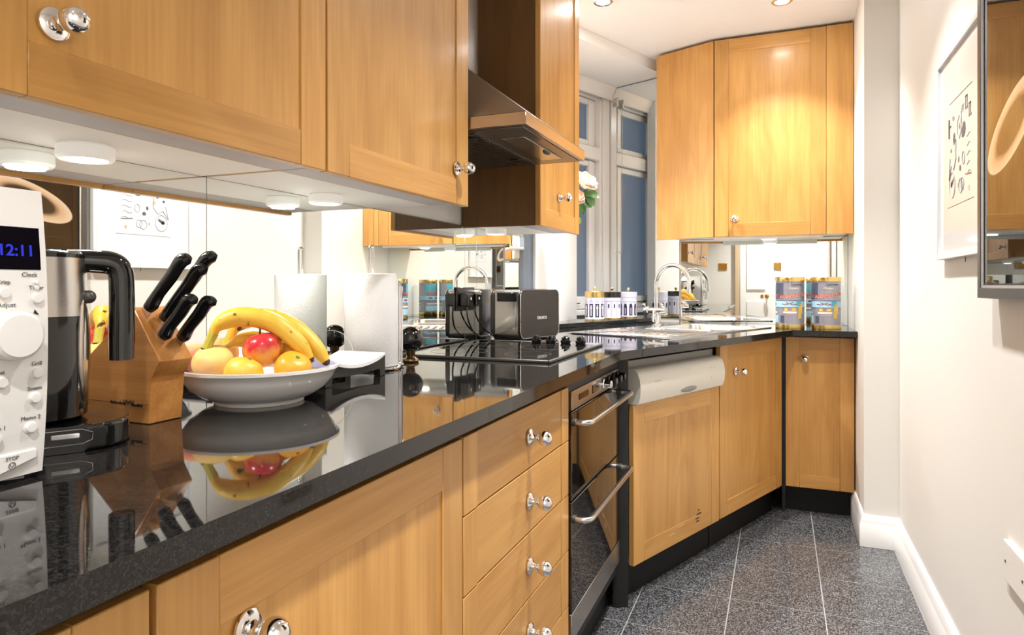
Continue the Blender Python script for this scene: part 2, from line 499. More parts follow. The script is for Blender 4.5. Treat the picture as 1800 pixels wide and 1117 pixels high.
def sweep_wall(bm, path, prof):
    """path: xy polyline, room on the left-hand side normal; prof: (out, z)"""
    P = [Vector(p) for p in path]
    offs = []
    for i in range(len(P)):
        d1 = (P[i] - P[i - 1]).normalized() if i > 0 else (P[1] - P[0]).normalized()
        d2 = (P[i + 1] - P[i]).normalized() if i < len(P) - 1 else d1
        n1 = Vector((-d1.y, d1.x)); n2 = Vector((-d2.y, d2.x))
        m_ = (n1 + n2)
        m_ = m_ / max(1e-6, m_.dot(n1))
        offs.append(m_)
    rings = [[bm.verts.new((p.x + o.x * q[0], p.y + o.y * q[0], q[1])) for q in prof] for p, o in zip(P, offs)]
    for a, c in zip(rings, rings[1:]):
        for j in range(len(prof) - 1):
            bm.faces.new((a[j], a[j + 1], c[j + 1], c[j]))
    bm.faces.new(rings[0]); bm.faces.new(rings[-1][::-1])
    return bm

def text_bm(body, size, extrude=0.0004, align='CENTER', bold=False, shear=0.0):
    cu = bpy.data.curves.new('txt', 'FONT')
    cu.body = body; cu.size = size; cu.extrude = extrude; cu.align_x = align; cu.resolution_u = 3; cu.shear = shear
    if bold: cu.offset = size * 0.018
    o = bpy.data.objects.new('txt', cu)
    C.objects.link(o)
    dg = bpy.context.evaluated_depsgraph_get()
    me = bpy.data.meshes.new_from_object(o.evaluated_get(dg))
    bm = bmesh.new(); bm.from_mesh(me)
    bpy.data.objects.remove(o); bpy.data.curves.remove(cu); bpy.data.meshes.remove(me)
    return bm

FRONT = Matrix.Rotation(PI / 2, 4, 'X')      # text xy plane -> local xz, facing -y

def front_text(name, body, size, mat, parent, x, y, z, bold=False, align='CENTER', shear=0.0, tilt=0.0):
    bm = text_bm(body, size, align=align, bold=bold, shear=shear)
    bmesh.ops.transform(bm, matrix=Matrix.Translation((x, y, z)) @ Matrix.Rotation(tilt, 4, 'Y') @ FRONT, verts=bm.verts)
    return obj(name, bm, mat, parent)

def cyl_patch(bm, r, a0, a1, z0, z1, n=6, th=0.0006):
    vi = []
    for i in range(n + 1):
        a = a0 + (a1 - a0) * i / n
        vi.append((bm.verts.new((r * math.cos(a), r * math.sin(a), z0)), bm.verts.new((r * math.cos(a), r * math.sin(a), z1)),
                   bm.verts.new(((r + th) * math.cos(a), (r + th) * math.sin(a), z0)), bm.verts.new(((r + th) * math.cos(a), (r + th) * math.sin(a), z1))))
    for p, q in zip(vi, vi[1:]):
        bm.faces.new((p[2], q[2], q[3], p[3])); bm.faces.new((p[0], p[1], q[1], q[0]))
        bm.faces.new((p[1], p[3], q[3], q[1])); bm.faces.new((p[0], q[0], q[2], p[2]))
    bm.faces.new((vi[0][0], vi[0][2], vi[0][3], vi[0][1])); bm.faces.new((vi[-1][0], vi[-1][1], vi[-1][3], vi[-1][2]))
    return bm

def cyl_text(body, size, r, a_mid, z, wave=None, bold=True, shear=0.0):
    bm = text_bm(body, size, extrude=0.0004, bold=bold, shear=shear)
    for v in bm.verts:
        x, y, d = v.co
        a = a_mid + x / r
        rr = r + 0.0006 + d
        v.co = (rr * math.cos(a), rr * math.sin(a), z + y + (wave(x) if wave else 0))
    return bm

def cut(o, cutters):
    """apply boolean differences, then drop the cutters"""
    for cbm in cutters:
        bmesh.ops.recalc_face_normals(cbm, faces=cbm.faces)
        me = bpy.data.meshes.new('cut'); cbm.to_mesh(me); cbm.free()
        co = bpy.data.objects.new('cut', me); C.objects.link(co)
        co.matrix_world = Matrix.Identity(4)
        md = o.modifiers.new('b', 'BOOLEAN'); md.operation = 'DIFFERENCE'; md.solver = 'EXACT'; md.object = co
        dg = bpy.context.evaluated_depsgraph_get(); dg.update()
        new = bpy.data.meshes.new_from_object(o.evaluated_get(dg))
        o.modifiers.clear()
        old = o.data; o.data = new; bpy.data.meshes.remove(old)
        bpy.data.objects.remove(co); bpy.data.meshes.remove(me)

# ------------------------------------------------------------------ key lines of the plan
A = math.radians(22)
DX, DY = math.sin(A), math.cos(A)         # along the angled sink run
NX, NY = -DY, DX                          # towards the window
def diag(t, d=0.0, o=(-0.475, 2.10)):     # t along the run, d back from the worktop edge
    return (o[0] + DX * t + NX * d, o[1] + DY * t + NY * d)
XW = -1.08           # face of the left mirror
XR = 0.466           # right wall
XP = 0.335           # pier at the end of the right wall
YE = 3.90            # end wall mirror face
YB = -0.75           # wall behind the camera
ZC = 2.405           # ceiling
ZS = 2.345           # lowered ceiling over the window
CORNER = (-0.979, 4.08)                   # window wall meets mirrored return wall
RET_END = (CORNER[0] + DY * 0.482, CORNER[1] - DX * 0.482)   # return wall meets end wall
YE = RET_END[1]

# ------------------------------------------------------------------ floor and ceiling
fl = struct(obj('floor', box(nb(), -1.30, 0.60, YB - 0.1, 4.4, -0.05, -0.0009), 'grout'))
tile_me = None
TS, G = 0.305, 0.0036
xs = [-0.468 + TS * k for k in range(-2, 4)]
ys = [3.085 + TS * k for k in range(-13, 3)]
for x in xs:
    for y in ys:
        if tile_me is None:
            t0 = obj('floor_tile', box(nb(), G / 2, TS - G / 2, G / 2, TS - G / 2, -0.012, 0.0, 0.0005), 'floor', fl)
            tile_me = t0.data
        else:
            t0 = bpy.data.objects.new('floor_tile', tile_me); C.objects.link(t0); t0.parent = fl
        t0.location = (x, y, 0)

ce = struct(obj('ceiling', box(nb(), -1.6, 0.75, YB - 0.1, 4.5, ZC, ZC + 0.06), 'ceiling'))
F0 = (-1.08 - NX * 0.057, 2.95 - NY * 0.057)
fa = (F0[0] + DX * -0.25, F0[1] + DY * -0.25); fb = (F0[0] + DX * 1.08, F0[1] + DY * 1.08)
struct(obj('ceiling_soffit', prism(nb(), [fa, fb, (fb[0] + NX * 0.6, fb[1] + NY * 0.6), (fa[0] + NX * 0.6, fa[1] + NY * 0.6)], ZS, ZC - 0.001), 'ceiling'))

# ------------------------------------------------------------------ walls
struct(bxo('wall_left', 'wall', None, -1.20, -1.0865, YB, 2.9505, 0, ZC))
struct(bxo('wall_right', 'wall', None, XR, XR + 0.12, YB, 3.19, 0, ZC))
struct(bxo('wall_pier', 'wall', None, XP, XR + 0.12, 3.191, 4.1, 0, ZC))
struct(bxo('wall_end', 'wall', None, RET_END[0] + 0.002, XP - 0.001, YE + 0.0065, YE + 0.15, 0, ZC))
wbk = struct(bxo('wall_back', 'wall', None, -1.20, 0.60, YB - 0.12, YB - 0.001, 0, ZC))
rw = nb()
c2 = (CORNER[0] - DY * 0.05, CORNER[1] + DX * 0.05)
q = lambda p, d: (p[0] + DX * d, p[1] + DY * d)
prism(rw, [q(c2, 0.0065), q(RET_END, 0.0065), q(RET_END, 0.12), q(c2, 0.12)], 0, ZS - 0.001)
struct(obj('wall_return', rw, 'wall'))
# window wall: local x along the run from the pier to the corner (0.692 long)
WO = (CORNER[0] - DX * 0.692, CORNER[1] - DY * 0.692)
ww = nb()
box(ww, -0.10, 0.692, 0.10, 0.16, 0.0, 0.925); box(ww, -0.10, 0.692, 0.03, 0.16, 2.30, ZS - 0.001)
wwo = struct(obj('wall_window', ww, 'wall', None, (WO[0], WO[1], 0), (0, 0, math.radians(68))))
# the left wall runs on, plastered, to the window reveal
pe = (-1.081, 3.669)
pp = nb()
prism(pp, [(-1.081, 2.951), pe, (pe[0] + NX * 0.062, pe[1] + NY * 0.062), (-1.345, 3.185), (-1.345, 2.951)], 0.0, ZC)
struct(obj('wall_left_end', pp, 'gloss_white'))
# cornice at the head of the window wall
cn = nb()
e0 = (WO[0], WO[1])
sweep_wall(cn, [(CORNER[0] - 0.001 * DX, CORNER[1] - 0.001 * DY), e0][::-1],
           [(0, ZS - 0.075), (-0.012, ZS - 0.075), (-0.014, ZS - 0.05), (-0.03, ZS - 0.032), (-0.034, ZS - 0.012), (-0.045, ZS - 0.002), (0, ZS - 0.002)])
struct(obj('trim_1', cn, 'gloss_white'))

# skirting: pier side, jog, right wall
bp_ = nb()
PROF = [(0, 0.001), (0.018, 0.001), (0.018, 0.098), (0.0145, 0.104), (0.0155, 0.112), (0.010, 0.122), (0.009, 0.130), (0.004, 0.135), (0, 0.135)]
sweep_wall(bp_, [(XR, YB + 0.002), (XR, 3.19), (XP, 3.19), (XP, 3.565)], PROF)
struct(obj('baseboard_right', bp_, 'gloss_white'))

# ------------------------------------------------------------------ mirrors
ms = thing('mirror_splashback', 'tall mirror splashback panels on the wall behind the fruit bowl and toaster', 'mirror')
edges = [-0.20, 0.415, 1.0155, 1.614, 2.207, 2.306, 2.818]
for a, b_ in zip(edges, edges[1:]):
    bxo('mirror_panel', ['mirror'], ms, XW - 0.006, XW, a + 0.0008, b_ - 0.0008, 0.901, 1.3325)
for y in edges[1:-1]:
    bxo('mirror_joint', 'mirror_edge', ms, XW - 0.006, XW + 0.0002, y - 0.0008, y + 0.0008, 0.901, 1.3325)
bxo('mirror_rim', 'mirror_edge', ms, XW - 0.0055, XW + 0.001, edges[0], edges[-1], 1.3322, 1.334)
bxo('mirror_rim', 'edge_lam', ms, XW - 0.006, XW + 0.0002, edges[-1] - 0.0008, edges[-1] + 0.002, 0.901, 1.3325)

mr_ = thing('wall_mirror', 'tall mirror on the return wall beside the sash window', 'mirror', (CORNER[0], CORNER[1], 0), -22)
bxo('mirror_panel', 'mirror', mr_, 0.001, 0.481, 0.0, 0.006, 0.9225, ZS - 0.006)
bxo('mirror_rim', 'mirror_edge', mr_, 0.001, 0.481, -0.001, 0.006, ZS - 0.006, ZS - 0.002)
em = thing('mirror_splashback', 'low mirror splashback behind the two biscuit tins', 'mirror')
bxo('mirror_panel', 'mirror', em, RET_END[0] + 0.006, XP - 0.002, YE, YE + 0.006, 0.901, 1.372)
bxo('mirror_joint', 'steel', em, RET_END[0] - 0.004, RET_END[0] + 0.006, YE - 0.004, YE + 0.006, 0.901, 1.372)

# ------------------------------------------------------------------ window
W = struct(thing('window_1', 'white painted sash window with frosted panes above the sink', 'window', (WO[0], WO[1], 0), 68))
del W['category']; del W['label']
def wbar(x0, x1, z0, z1, y0, y1, bev=0.004, name='window_frame'):
    bxo(name, 'gloss_white', W, x0, x1, y0, y1, z0, z1, bev)
wbar(-0.05, 0.10, 0.93, 2.30, 0.03, 0.13)
wbar(0.605, 0.6905, 0.93, 2.30, 0.02, 0.13)
wbar(0.625, 0.6905, 0.93, 2.30, 0.008, 0.02)
wbar(0.10, 0.605, 2.262, 2.30, 0.03, 0.13)
wbar(0.10, 0.605, 1.885, 1.965, 0.02, 0.13)
wbar(0.10, 0.605, 0.93, 0.965, 0.03, 0.13)
# sashes
for z0, z1 in ((0.97, 1.880), (1.970, 2.258)):
    b0 = 0.075 if z0 < 1 else 0.036
    t0 = 0.036
    wbar(0.105, 0.205, z0, z1, 0.045, 0.085, name='sash_bar')
    wbar(0.521, 0.600, z0, z1, 0.055, 0.085, name='sash_bar')
    wbar(0.521, 0.562, z0, z1, 0.042, 0.055, name='sash_bar')
    wbar(0.205, 0.521, z0, z0 + b0, 0.045, 0.085, name='sash_bar')
    wbar(0.205, 0.521, z1 - t0, z1, 0.045, 0.085, name='sash_bar')
    bxo('pane', 'pane', W, 0.203, 0.523, 0.062, 0.068, z0 + b0 - 0.002, z1 - t0 + 0.002)
st = nb(); tube(st, [(0.25, 0.038, 1.005), (0.42, 0.034, 1.005)], 0.004, 8); ball(st, (0.25, 0.038, 1.005), 0.009)
obj('window_stay', st, 'frame_grey', W)

# narrow side light between the mirror and the plastered wall
W2 = struct(thing('window_2', '', '', (XW - 0.006, 2.822, 0), 90)); del W2['label']; del W2['category']
bxo('pane', 'pane', W2, 0.0, 0.126, 0.0, 0.0004, 0.93, 1.60)
bxo('window_frame', 'gloss_white', W2, 0.0, 0.126, -0.010, 0.0004, 0.901, 0.93, 0.002)
bxo('window_frame', 'gloss_white', W2, 0.0, 0.126, -0.010, 0.0004, 1.60, 1.66, 0.002)
bxo('window_frame', 'gloss_white', W2, 0.126, 0.150, -0.014, 0.0004, 0.923, 1.66, 0.003)
bxo('window_frame', 'gloss_white', W2, 0.150, 0.185, -0.010, -0.0062, 0.923, 1.66, 0.002)

# ------------------------------------------------------------------ worktop
SEAM_T = 0.133
WT = thing('worktop', 'polished black granite worktop bending round under the window', 'worktop')
bend = (-0.475, 2.10)
seam_f = diag(SEAM_T); d_ = (seam_f[0] - XW - 0.0005) / DY
seam_b = (XW + 0.0005, seam_f[1] + DX * d_)
ZT0, ZT = 0.872, 0.90
# back edge of sink run
LB = (XW + 0.0005, 2.949)
ret_l = 1.0848
LE = (-1.08 + DX * ret_l, 2.95 + DY * ret_l)
wt = nb()
prism(wt, [(XW + 0.0005, -0.20), (-0.475, -0.20), bend, (seam_f[0] - DX * 0.0006, seam_f[1] - DY * 0.0006), (seam_b[0], seam_b[1] - 0.0006)], ZT0, ZT, 0.0025, 2)
w1 = obj('slab', wt, 'granite', WT)
te = (3.42 - 2.10) / DY
wt = nb()
RETI = (RET_END[0] - DX * 0.001, RET_END[1] - DY * 0.001)
prism(wt, [seam_f, (diag(te)[0], 3.42), (XP - 0.002, 3.42), (XP - 0.002, YE - 0.0005), RETI, (LE[0] - DX * 0.002, LE[1] - DY * 0.002), LB, seam_b], ZT0, ZT, 0.0025, 2)
w2 = obj('slab', wt, 'granite', WT)

# raised sill ledge behind the sink
lg = nb()
prism(lg, [(XW + 0.001, 2.952), LE, (CORNER[0] - DX * 0.002 , CORNER[1] - DY * 0.002),
           (pe[0] + NX * 0.06 + DX * 0.002, pe[1] + NY * 0.06 + DY * 0.002), (pe[0] + 0.001, pe[1] + 0.002)], 0.9005, 0.922, 0.002, 1)
tag(obj('window_ledge', lg, 'granite'), 'raised black granite ledge under the window carrying three lidded canisters', 'ledge')

# ------------------------------------------------------------------ cabinet parts
def knob_bm():
    bm = nb()
    prof = [(0, 0), (0.0185, 0), (0.0185, 0.003), (0.015, 0.0055), (0.0085, 0.007), (0.0062, 0.011), (0.0060, 0.017), (0.0085, 0.021)]
    for i in range(1, 11):
        a = PI * (0.16 + 0.84 * i / 10)
        prof.append((0.0165 * math.sin(a), 0.0345 - 0.0165 * math.cos(a)))
    prof[-1] = (0, 0.051)
    lathe(bm, prof, 24, Matrix.Rotation(PI / 2, 4, 'X'))
    return bm
KNOB = None
def knob(parent, x, z, y=0.0):
    global KNOB
    if KNOB is None:
        o = obj('knob', knob_bm(), 'chrome'); KNOB = o.data
    else:
        o = bpy.data.objects.new('knob', KNOB); C.objects.link(o)
    o.parent = parent; o.location = (x, y, z)
    return o

def shaker(parent, x0, x1, z0, z1, kx=None, kz=None, sw=0.068, rw_=0.065, name='door', th=0.020, rec=0.0035, rails=True, grain='wood_v'):
    """framed door: panel mesh is the door, stiles and rails its sub-parts; front at y=0"""
    d = bxo(name, grain, parent, x0 + sw - 0.004, x1 - sw + 0.004, rec, th - 0.002, z0 + (rw_ - 0.004 if rails else 0), z1 - (rw_ - 0.004 if rails else 0))
    for a, b_ in ((x0, x0 + sw), (x1 - sw, x1)):
        bxo('stile', 'wood_v', d, a, b_, 0, th, z0, z1, 0.0012)
    if rails:
        for a, b_ in ((z0, z0 + rw_), (z1 - rw_, z1)):
            bxo('rail', 'wood_h', d, x0 + sw + 0.0002, x1 - sw - 0.0002, 0.0004, th, a, b_, 0.0010)
    if kx is not None:
        knob(d, kx, kz)
    return d

def wall_cab(label, loc, rotz, w, z0, z1, depth, doors, end_panel=False, group='beech wall cabinets', under=0.010):
    t = thing('wall_cabinet', label, 'cabinet', loc, rotz, group)
    bxo('carcass', 'wood_v', t, 0.0055 if end_panel else 0.0008, w - 0.0008, 0.0215, depth, z0 + under, z1)
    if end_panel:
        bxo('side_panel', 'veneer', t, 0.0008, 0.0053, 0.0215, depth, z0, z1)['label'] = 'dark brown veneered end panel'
    bxo('underside', 'white_lam', t, 0.006, w - 0.006, 0.1165, depth - 0.001, z0 + under - 0.0015, z0 + under)
    bxo('light_pelmet', 'shaded_pelmet', t, 0.001, w - 0.001, 0.0215, 0.112, z0 + under - 0.0015, z0 + under - 0.0001)  # flat front strip of the underside, coloured as if in shade
    bxo('edging', 'edge_lam', t, 0.001, w - 0.001, 0.1122, 0.1155, z0 + under - 0.0017, z0 + under - 0.0001)
    for kw in doors:
        shaker(t, **kw)
    return t

ZD, ZTOP = 1.324, 2.385
XU = -0.775
dep = XU - XW - 0.002
def puck(x, y, z, label, energy=PUCK_W):
    p = thing('puck_light', label, 'light', (x, y, z), 0, 'round lights under the wall cabinets')
    bm = nb(); lathe(bm, [(0, 0), (0.036, 0), (0.040, -0.003), (0.0405, -0.019), (0.037, -0.0235), (0.031, -0.0235), (0.031, -0.021), (0, -0.021)], 32)
    obj('housing', bm, 'puck', p)
    bm = nb(); lathe(bm, [(0, -0.0213), (0.0305, -0.0213), (0.0305, -0.0232), (0.02, -0.0245), (0, -0.025)], 28)
    obj('lens', bm, 'puck_glow', p)
    ld = bpy.data.lights.new('puck_lamp', 'AREA'); ld.shape = 'DISK'; ld.size = 0.055; ld.energy = energy
    ld.color = (1.0, 0.96, 0.90)
    lo = bpy.data.objects.new('puck_lamp', ld); C.objects.link(lo); lo.parent = p; lo.location = (0, 0, -0.027)
    return p

wall_cab('beech wall cabinet directly above the microwave', (XU, -0.20, 0), 90, 0.608, ZD, ZTOP, dep,
         [dict(x0=0.0, x1=0.605, z0=ZD, z1=ZTOP, kx=0.50, kz=1.414)])
wall_cab('beech wall cabinet above the kettle and knife block, knob at its lower corner', (XU, 0.413, 0), 90, 0.592, ZD, ZTOP, dep,
         [dict(x0=0.0, x1=0.590, z0=ZD, z1=ZTOP, kx=0.097, kz=1.414, rw_=0.062)])
wall_cab('beech wall cabinet above the paper towel roll, next to the cooker hood', (XU, 1.008, 0), 90, 0.597, ZD, ZTOP, dep,
         [dict(x0=0.0, x1=0.597, z0=ZD, z1=ZTOP, kx=0.53, kz=1.415)])
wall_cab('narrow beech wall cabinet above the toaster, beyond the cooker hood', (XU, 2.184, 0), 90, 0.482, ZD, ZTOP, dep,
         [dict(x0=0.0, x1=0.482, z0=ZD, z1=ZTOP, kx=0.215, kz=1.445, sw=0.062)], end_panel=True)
puck(-1.008, 0.712, ZD + 0.0083, 'round white puck light above the knife block')
puck(-1.015, 1.313, ZD + 0.0083, 'round white puck light above the paper towel roll')
puck(-1.012, 2.34, ZD + 0.0083, 'round white puck light above the toaster')

# end wall cabinet: angled panel and front
YU = 3.60
ZE0, ZE1 = 1.366, 2.390
kx = -0.321
EC = thing('wall_cabinet', 'tall beech corner wall cabinet with angled side above the biscuit tins', 'cabinet', (0, 0, 0), 0, 'beech wall cabinets')
L0 = (kx - DY * 0.340, YU + DX * 0.340)
bm = nb()
back = 0.24
prism(bm, [(kx - 0.004, YU + 0.0225), (XP - 0.003, YU + 0.0225), (XP - 0.003, YE - 0.001), (RETI[0], RETI[1]),
           (L0[0] + DX * back, L0[1] + DY * back), (L0[0] + DX * 0.022, L0[1] + DY * 0.022)], ZE0 + 0.012, ZE1)
obj('carcass', bm, 'wood_v', EC)
bm = nb()
prism(bm, [(kx + 0.01, YU + 0.04), (XP - 0.02, YU + 0.04), (XP - 0.02, YE - 0.004), (RETI[0] + 0.01, RETI[1] - 0.01),
           (L0[0] + 0.01 + DX * back, L0[1] + DY * back - 0.01), (L0[0] + 0.02 + DX * 0.03, L0[1] + DY * 0.03)], ZE0 + 0.010, ZE0 + 0.0115)
obj('underside', bm, 'white_lam', EC)
bxo('light_pelmet', 'white_lam', EC, kx + 0.004, 0.20, YU + 0.0225, YU + 0.038, ZE0 - 0.012, ZE0 + 0.010, 0.001)
d = shaker(EC, kx + 0.006, 0.212, ZE0, ZE1, None, None, sw=0.07, rw_=0.07)
d.location = (0, YU, 0); knob(d, -0.215, ZE0 + 0.092)
d = bxo('filler_panel', 'wood_v', EC, 0.2135, XP - 0.003, YU, YU + 0.020, ZE0, ZE1 + 0.001, 0.001)
bm = box(nb(), 0, 0.340, 0, 0.020, ZE0, ZE1, 0.001)
obj('side_panel', bm, 'wood_v', EC, (L0[0], L0[1], 0), (0, 0, -A))
bxo('edging', 'black_matt', EC, kx - 0.002, kx + 0.004, YU + 0.004, YU + 0.022, ZE0, ZE1)
puck(-0.052, YU + 0.125, ZE0 + 0.0098, 'round white puck light under the corner wall cabinet')

# ------------------------------------------------------------------ base cabinets
XF = -0.505
def base_cab(name, label, loc, rotz, w, depth, group='beech base cabinets', ztop=0.842, z0=0.13):
    t = thing(name, label, 'cabinet', loc, rotz, group)
    bxo('carcass', 'wood_v', t, 0.001, w - 0.001, 0.0215, depth, z0, ztop)
    bxo('plinth', 'plinth', t, 0.001, w - 0.001, 0.05, 0.066, 0.001, z0 - 0.001)
    return t
t = base_cab('base_cabinet', 'beech base cabinet under the microwave', (XF, -0.20, 0), 90, 0.617, 0.55)
shaker(t, 0, 0.614, 0.135, 0.85, 0.10, 0.76)
t = base_cab('base_cabinet', 'beech base cabinet with framed door below the fruit bowl', (XF, 0.421, 0), 90, 0.603, 0.55)
shaker(t, 0, 0.601, 0.135, 0.85, 0.106, 0.763, sw=0.07, rw_=0.07)
t = base_cab('drawer_unit', 'beech drawer unit with five drawers between framed door and oven', (XF, 1.028, 0), 90, 0.613, 0.55)
zs = [0.85, 0.711, 0.571, 0.428, 0.285, 0.137]
for i in range(5):
    z1, z0 = zs[i], zs[i + 1] + 0.003
    dr = bxo('drawer', 'wood_h', t, 0.0, 0.611, 0.002, 0.020, z0, z1, 0.001)
    bxo('stile', 'wood_v', dr, -0.0003, 0.058, 0, 0.0205, z0 - 0.0003, z1 + 0.0003, 0.001)
    bxo('stile', 'wood_v', dr, 0.553, 0.6113, 0, 0.0205, z0 - 0.0003, z1 + 0.0003, 0.001)
    knob(dr, 0.325, (z0 + z1) / 2, 0.0)

# double oven
ov = thing('double_oven', 'built-in double oven with bronze glass doors and steel bar handles', 'oven', (XF, 1.648, 0), 90)
w = 0.600
bxo('housing', 'black_matt', ov, 0.001, w - 0.001, 0.012, 0.545, 0.131, 0.862)
bxo('plinth', 'plinth', ov, 0.001, w - 0.001, 0.05, 0.066, 0.001, 0.130)
pn = bxo('control_panel', 'hood_steel', ov, 0.026, 0.578, 0.002, 0.012, 0.782, 0.832, 0.001)
bxo('clock', 'black_gloss', pn, 0.235, 0.305, 0.000, 0.0022, 0.796, 0.820, 0.001)
bxo('clock', 'display', pn, 0.095, 0.19, 0.0005, 0.0022, 0.800, 0.816, 0.0005)
for x in (0.36, 0.43, 0.50, 0.555):
    bm = nb(); lathe(bm, [(0, 0), (0.0165, 0), (0.0165, 0.004), (0.0135, 0.006), (0.0125, 0.026), (0.0105, 0.028), (0, 0.028)], 20, Matrix.Translation((x, 0.002, 0.807)) @ Matrix.Rotation(PI / 2, 4, 'X'))
    obj('control_knob', bm, 'black' if x > 0.37 else 'chrome', pn)
def bar_handle(parent, z, x0=0.03, x1=0.575, out=0.046):
    bm = nb()
    pts = bez([(x0, 0.006, z), (x0, -out * 0.6, z), (x0 + 0.012, -out * 0.93, z), (x0 + 0.035, -out, z)], 5)[:-1]
    pts = pts + [Vector((x0 + 0.04, -out, z)), Vector((x1 - 0.04, -out, z))] + [Vector((x0 + x1 - p.x, p.y, p.z)) for p in pts[::-1]]
    tube(bm, pts, 0.0078, 12)
    o = obj('handle', bm, 'steel', parent)
    for x in (x0, x1):
        bm = nb(); lathe(bm, [(0, 0), (0.0105, 0), (0.0105, 0.008), (0, 0.008)], 16, Matrix.Translation((x, -0.001, z)) @ Matrix.Rotation(PI / 2, 4, 'X'))
        obj('handle_collar', bm, 'dark_steel', parent)
    return o
for z0, z1, hz in ((0.545, 0.779, 0.752), (0.250, 0.541, 0.497)):
    dd = bxo('oven_door', 'oven_glass', ov, 0.022, 0.582, 0.000, 0.0115, z0, z1, 0.0015)
    bar_handle(dd, hz)
bxo('vent_strip', 'steel', ov, 0.022, 0.582, 0.001, 0.0115, 0.172, 0.246, 0.001)

# angled run: black post, dishwasher, cabinet
DO = (-0.474, 2.305)
fp = thing('filler_panel', 'black upright filler panel between oven and dishwasher', 'panel', (0, 0, 0), 0)
bm = nb(); prism(bm, [(XF - 0.012, 2.251), (-0.4855, 2.2755), (-0.503, 2.3155), (-0.535, 2.33), (-0.535, 2.251)], 0.001, 0.866)
obj('post', bm, 'black_matt', fp)

dw = thing('dishwasher', 'dishwasher with cream control panel and beech door front', 'dishwasher', (DO[0], DO[1], 0), 68)
w = 0.640
bxo('housing', 'mid_grey_plastic', dw, 0.001, w - 0.001, 0.030, 0.50, 0.13, 0.845)
bxo('plinth', 'plinth', dw, 0.001, w - 0.001, 0.05, 0.066, 0.001, 0.128)
bm = nb()
prof = [(0.030, 0.694), (-0.012, 0.694), (-0.018, 0.698), (-0.0255, 0.722), (-0.028, 0.752), (-0.0245, 0.782), (-0.016, 0.804), (-0.006, 0.815), (0.004, 0.819), (0.030, 0.819)]
x0, x1 = 0.004, w - 0.004
va = [bm.verts.new((x0, y, z)) for y, z in prof]; vb = [bm.verts.new((x1, y, z)) for y, z in prof]
bm.faces.new(va[::-1]); bm.faces.new(vb)
for i in range(len(prof)):
    j = (i + 1) % len(prof)
    bm.faces.new((va[i], va[j], vb[j], vb[i]))
cp = obj('control_panel', bm, 'cream_plastic', dw)
bm = nb(); ball(bm, (0.345, -0.0235, 0.716), 0.062, 20, 10, (1.0, 0.08, 0.19)); obj('grip_recess', bm, 'mid_grey_plastic', cp)
front_text('lettering', 'o  o  o', 0.013, 'mid_grey_plastic', cp, 0.12, -0.0262, 0.766)
front_text('lettering', '- - - -', 0.012, 'mid_grey_plastic', cp, 0.34, -0.0235, 0.790)
bm = nb(); lathe(bm, [(0, 0), (0.006, 0), (0.005, 0.003), (0, 0.003)], 14, Matrix.Translation((0.52, -0.026, 0.744)) @ Matrix.Rotation(PI / 2, 4, 'X')); obj('button', bm, 'white_plastic', cp)
for k in range(3):
    bxo('button', 'white_plastic', cp, 0.50 + 0.022 * k, 0.515 + 0.022 * k, -0.0255, -0.022, 0.776, 0.784, 0.001)
dd = shaker(dw, 0.002, w - 0.002, 0.128, 0.691, sw=0.068, rw_=0.068, rec=0.0012)
for k, (x, z, l) in enumerate(((0.44, 0.182, 0.03), (0.45, 0.197, 0.036), (0.445, 0.170, 0.022), (0.46, 0.212, 0.012), (0.30, 0.186, 0.05), (0.24, 0.170, 0.04))):
    bxo('scuff_mark', 'black_ink' if k < 4 else 'edge_lam', dd, x, x + l, -0.0004, 0.001, z, z + (0.004 if k < 4 else 0.0015))

t = base_cab('base_cabinet', 'beech base cabinet under the sink beside the dishwasher', (*diag(0.645, 0, DO), 0), 68, 0.650, 0.36, ztop=0.745)
shaker(t, 0.003, 0.648, 0.130, 0.861, 0.150, 0.738)
t = base_cab('base_cabinet', 'narrow beech base cabinet below the two biscuit tins', (0.026, 3.52, 0), 0, 0.305, 0.365)
shaker(t, 0.002, 0.303, 0.128, 0.861, 0.087, 0.757, sw=0.062, rw_=0.062)
fp = thing('filler_panel', 'black strip standing in for the shaded gap between the two sink cabinets', 'panel')
bm = nb(); prism(bm, [(0.012, 3.525), (0.0265, 3.524), (0.0265, 3.60), (0.00, 3.60)], 0.001, 0.866); obj('post', bm, 'black_matt', fp)  # black strip paints the shade of the open gap between the doors

# ------------------------------------------------------------------ cooker hood
hd = thing('cooker_hood', 'stainless steel chimney cooker hood above the hob', 'cooker hood', (0, 0, 0), 0)
y0, y1, xf, zb = 1.612, 2.172, -0.612, 1.534
xb = XW - 0.004
cx0, cx1, cy0, cy1, cz = xb, -0.930, 1.76, 2.00, 1.81
bm = nb()
def loopv(pts): return [bm.verts.new(p) for p in pts]
zl = zb + 0.034
r0 = loopv([(xb, y0, zl), (xf, y0, zl), (xf, y1, zl), (xb, y1, zl)])
r1 = loopv([(xb, cy0, cz), (cx1, cy0, cz), (cx1, cy1, cz), (xb, cy1, cz)])
for i in range(4):
    bm.faces.new((r0[i], r0[(i + 1) % 4], r1[(i + 1) % 4], r1[i]))
bm.faces.new(r0[::-1]); bm.faces.new(r1)
obj('canopy', bm, 'canopy_steel', hd)
bm = nb()
prism(bm, [(xb, y0 + 0.0), (xf, y0), (xf, y1), (xb, y1)], zb, zl, 0.0015)
lip = obj('lip', bm, 'hood_steel', hd)
bxo('chimney', 'steel', hd, xb, cx1, cy0, cy1, cz, ZTOP + 0.015, 0.002)
un = bxo('underside', 'underside_steel', hd, xb + 0.02, xf - 0.015, y0 + 0.015, y1 - 0.015, zb - 0.003, zb - 0.0003, 0.001)
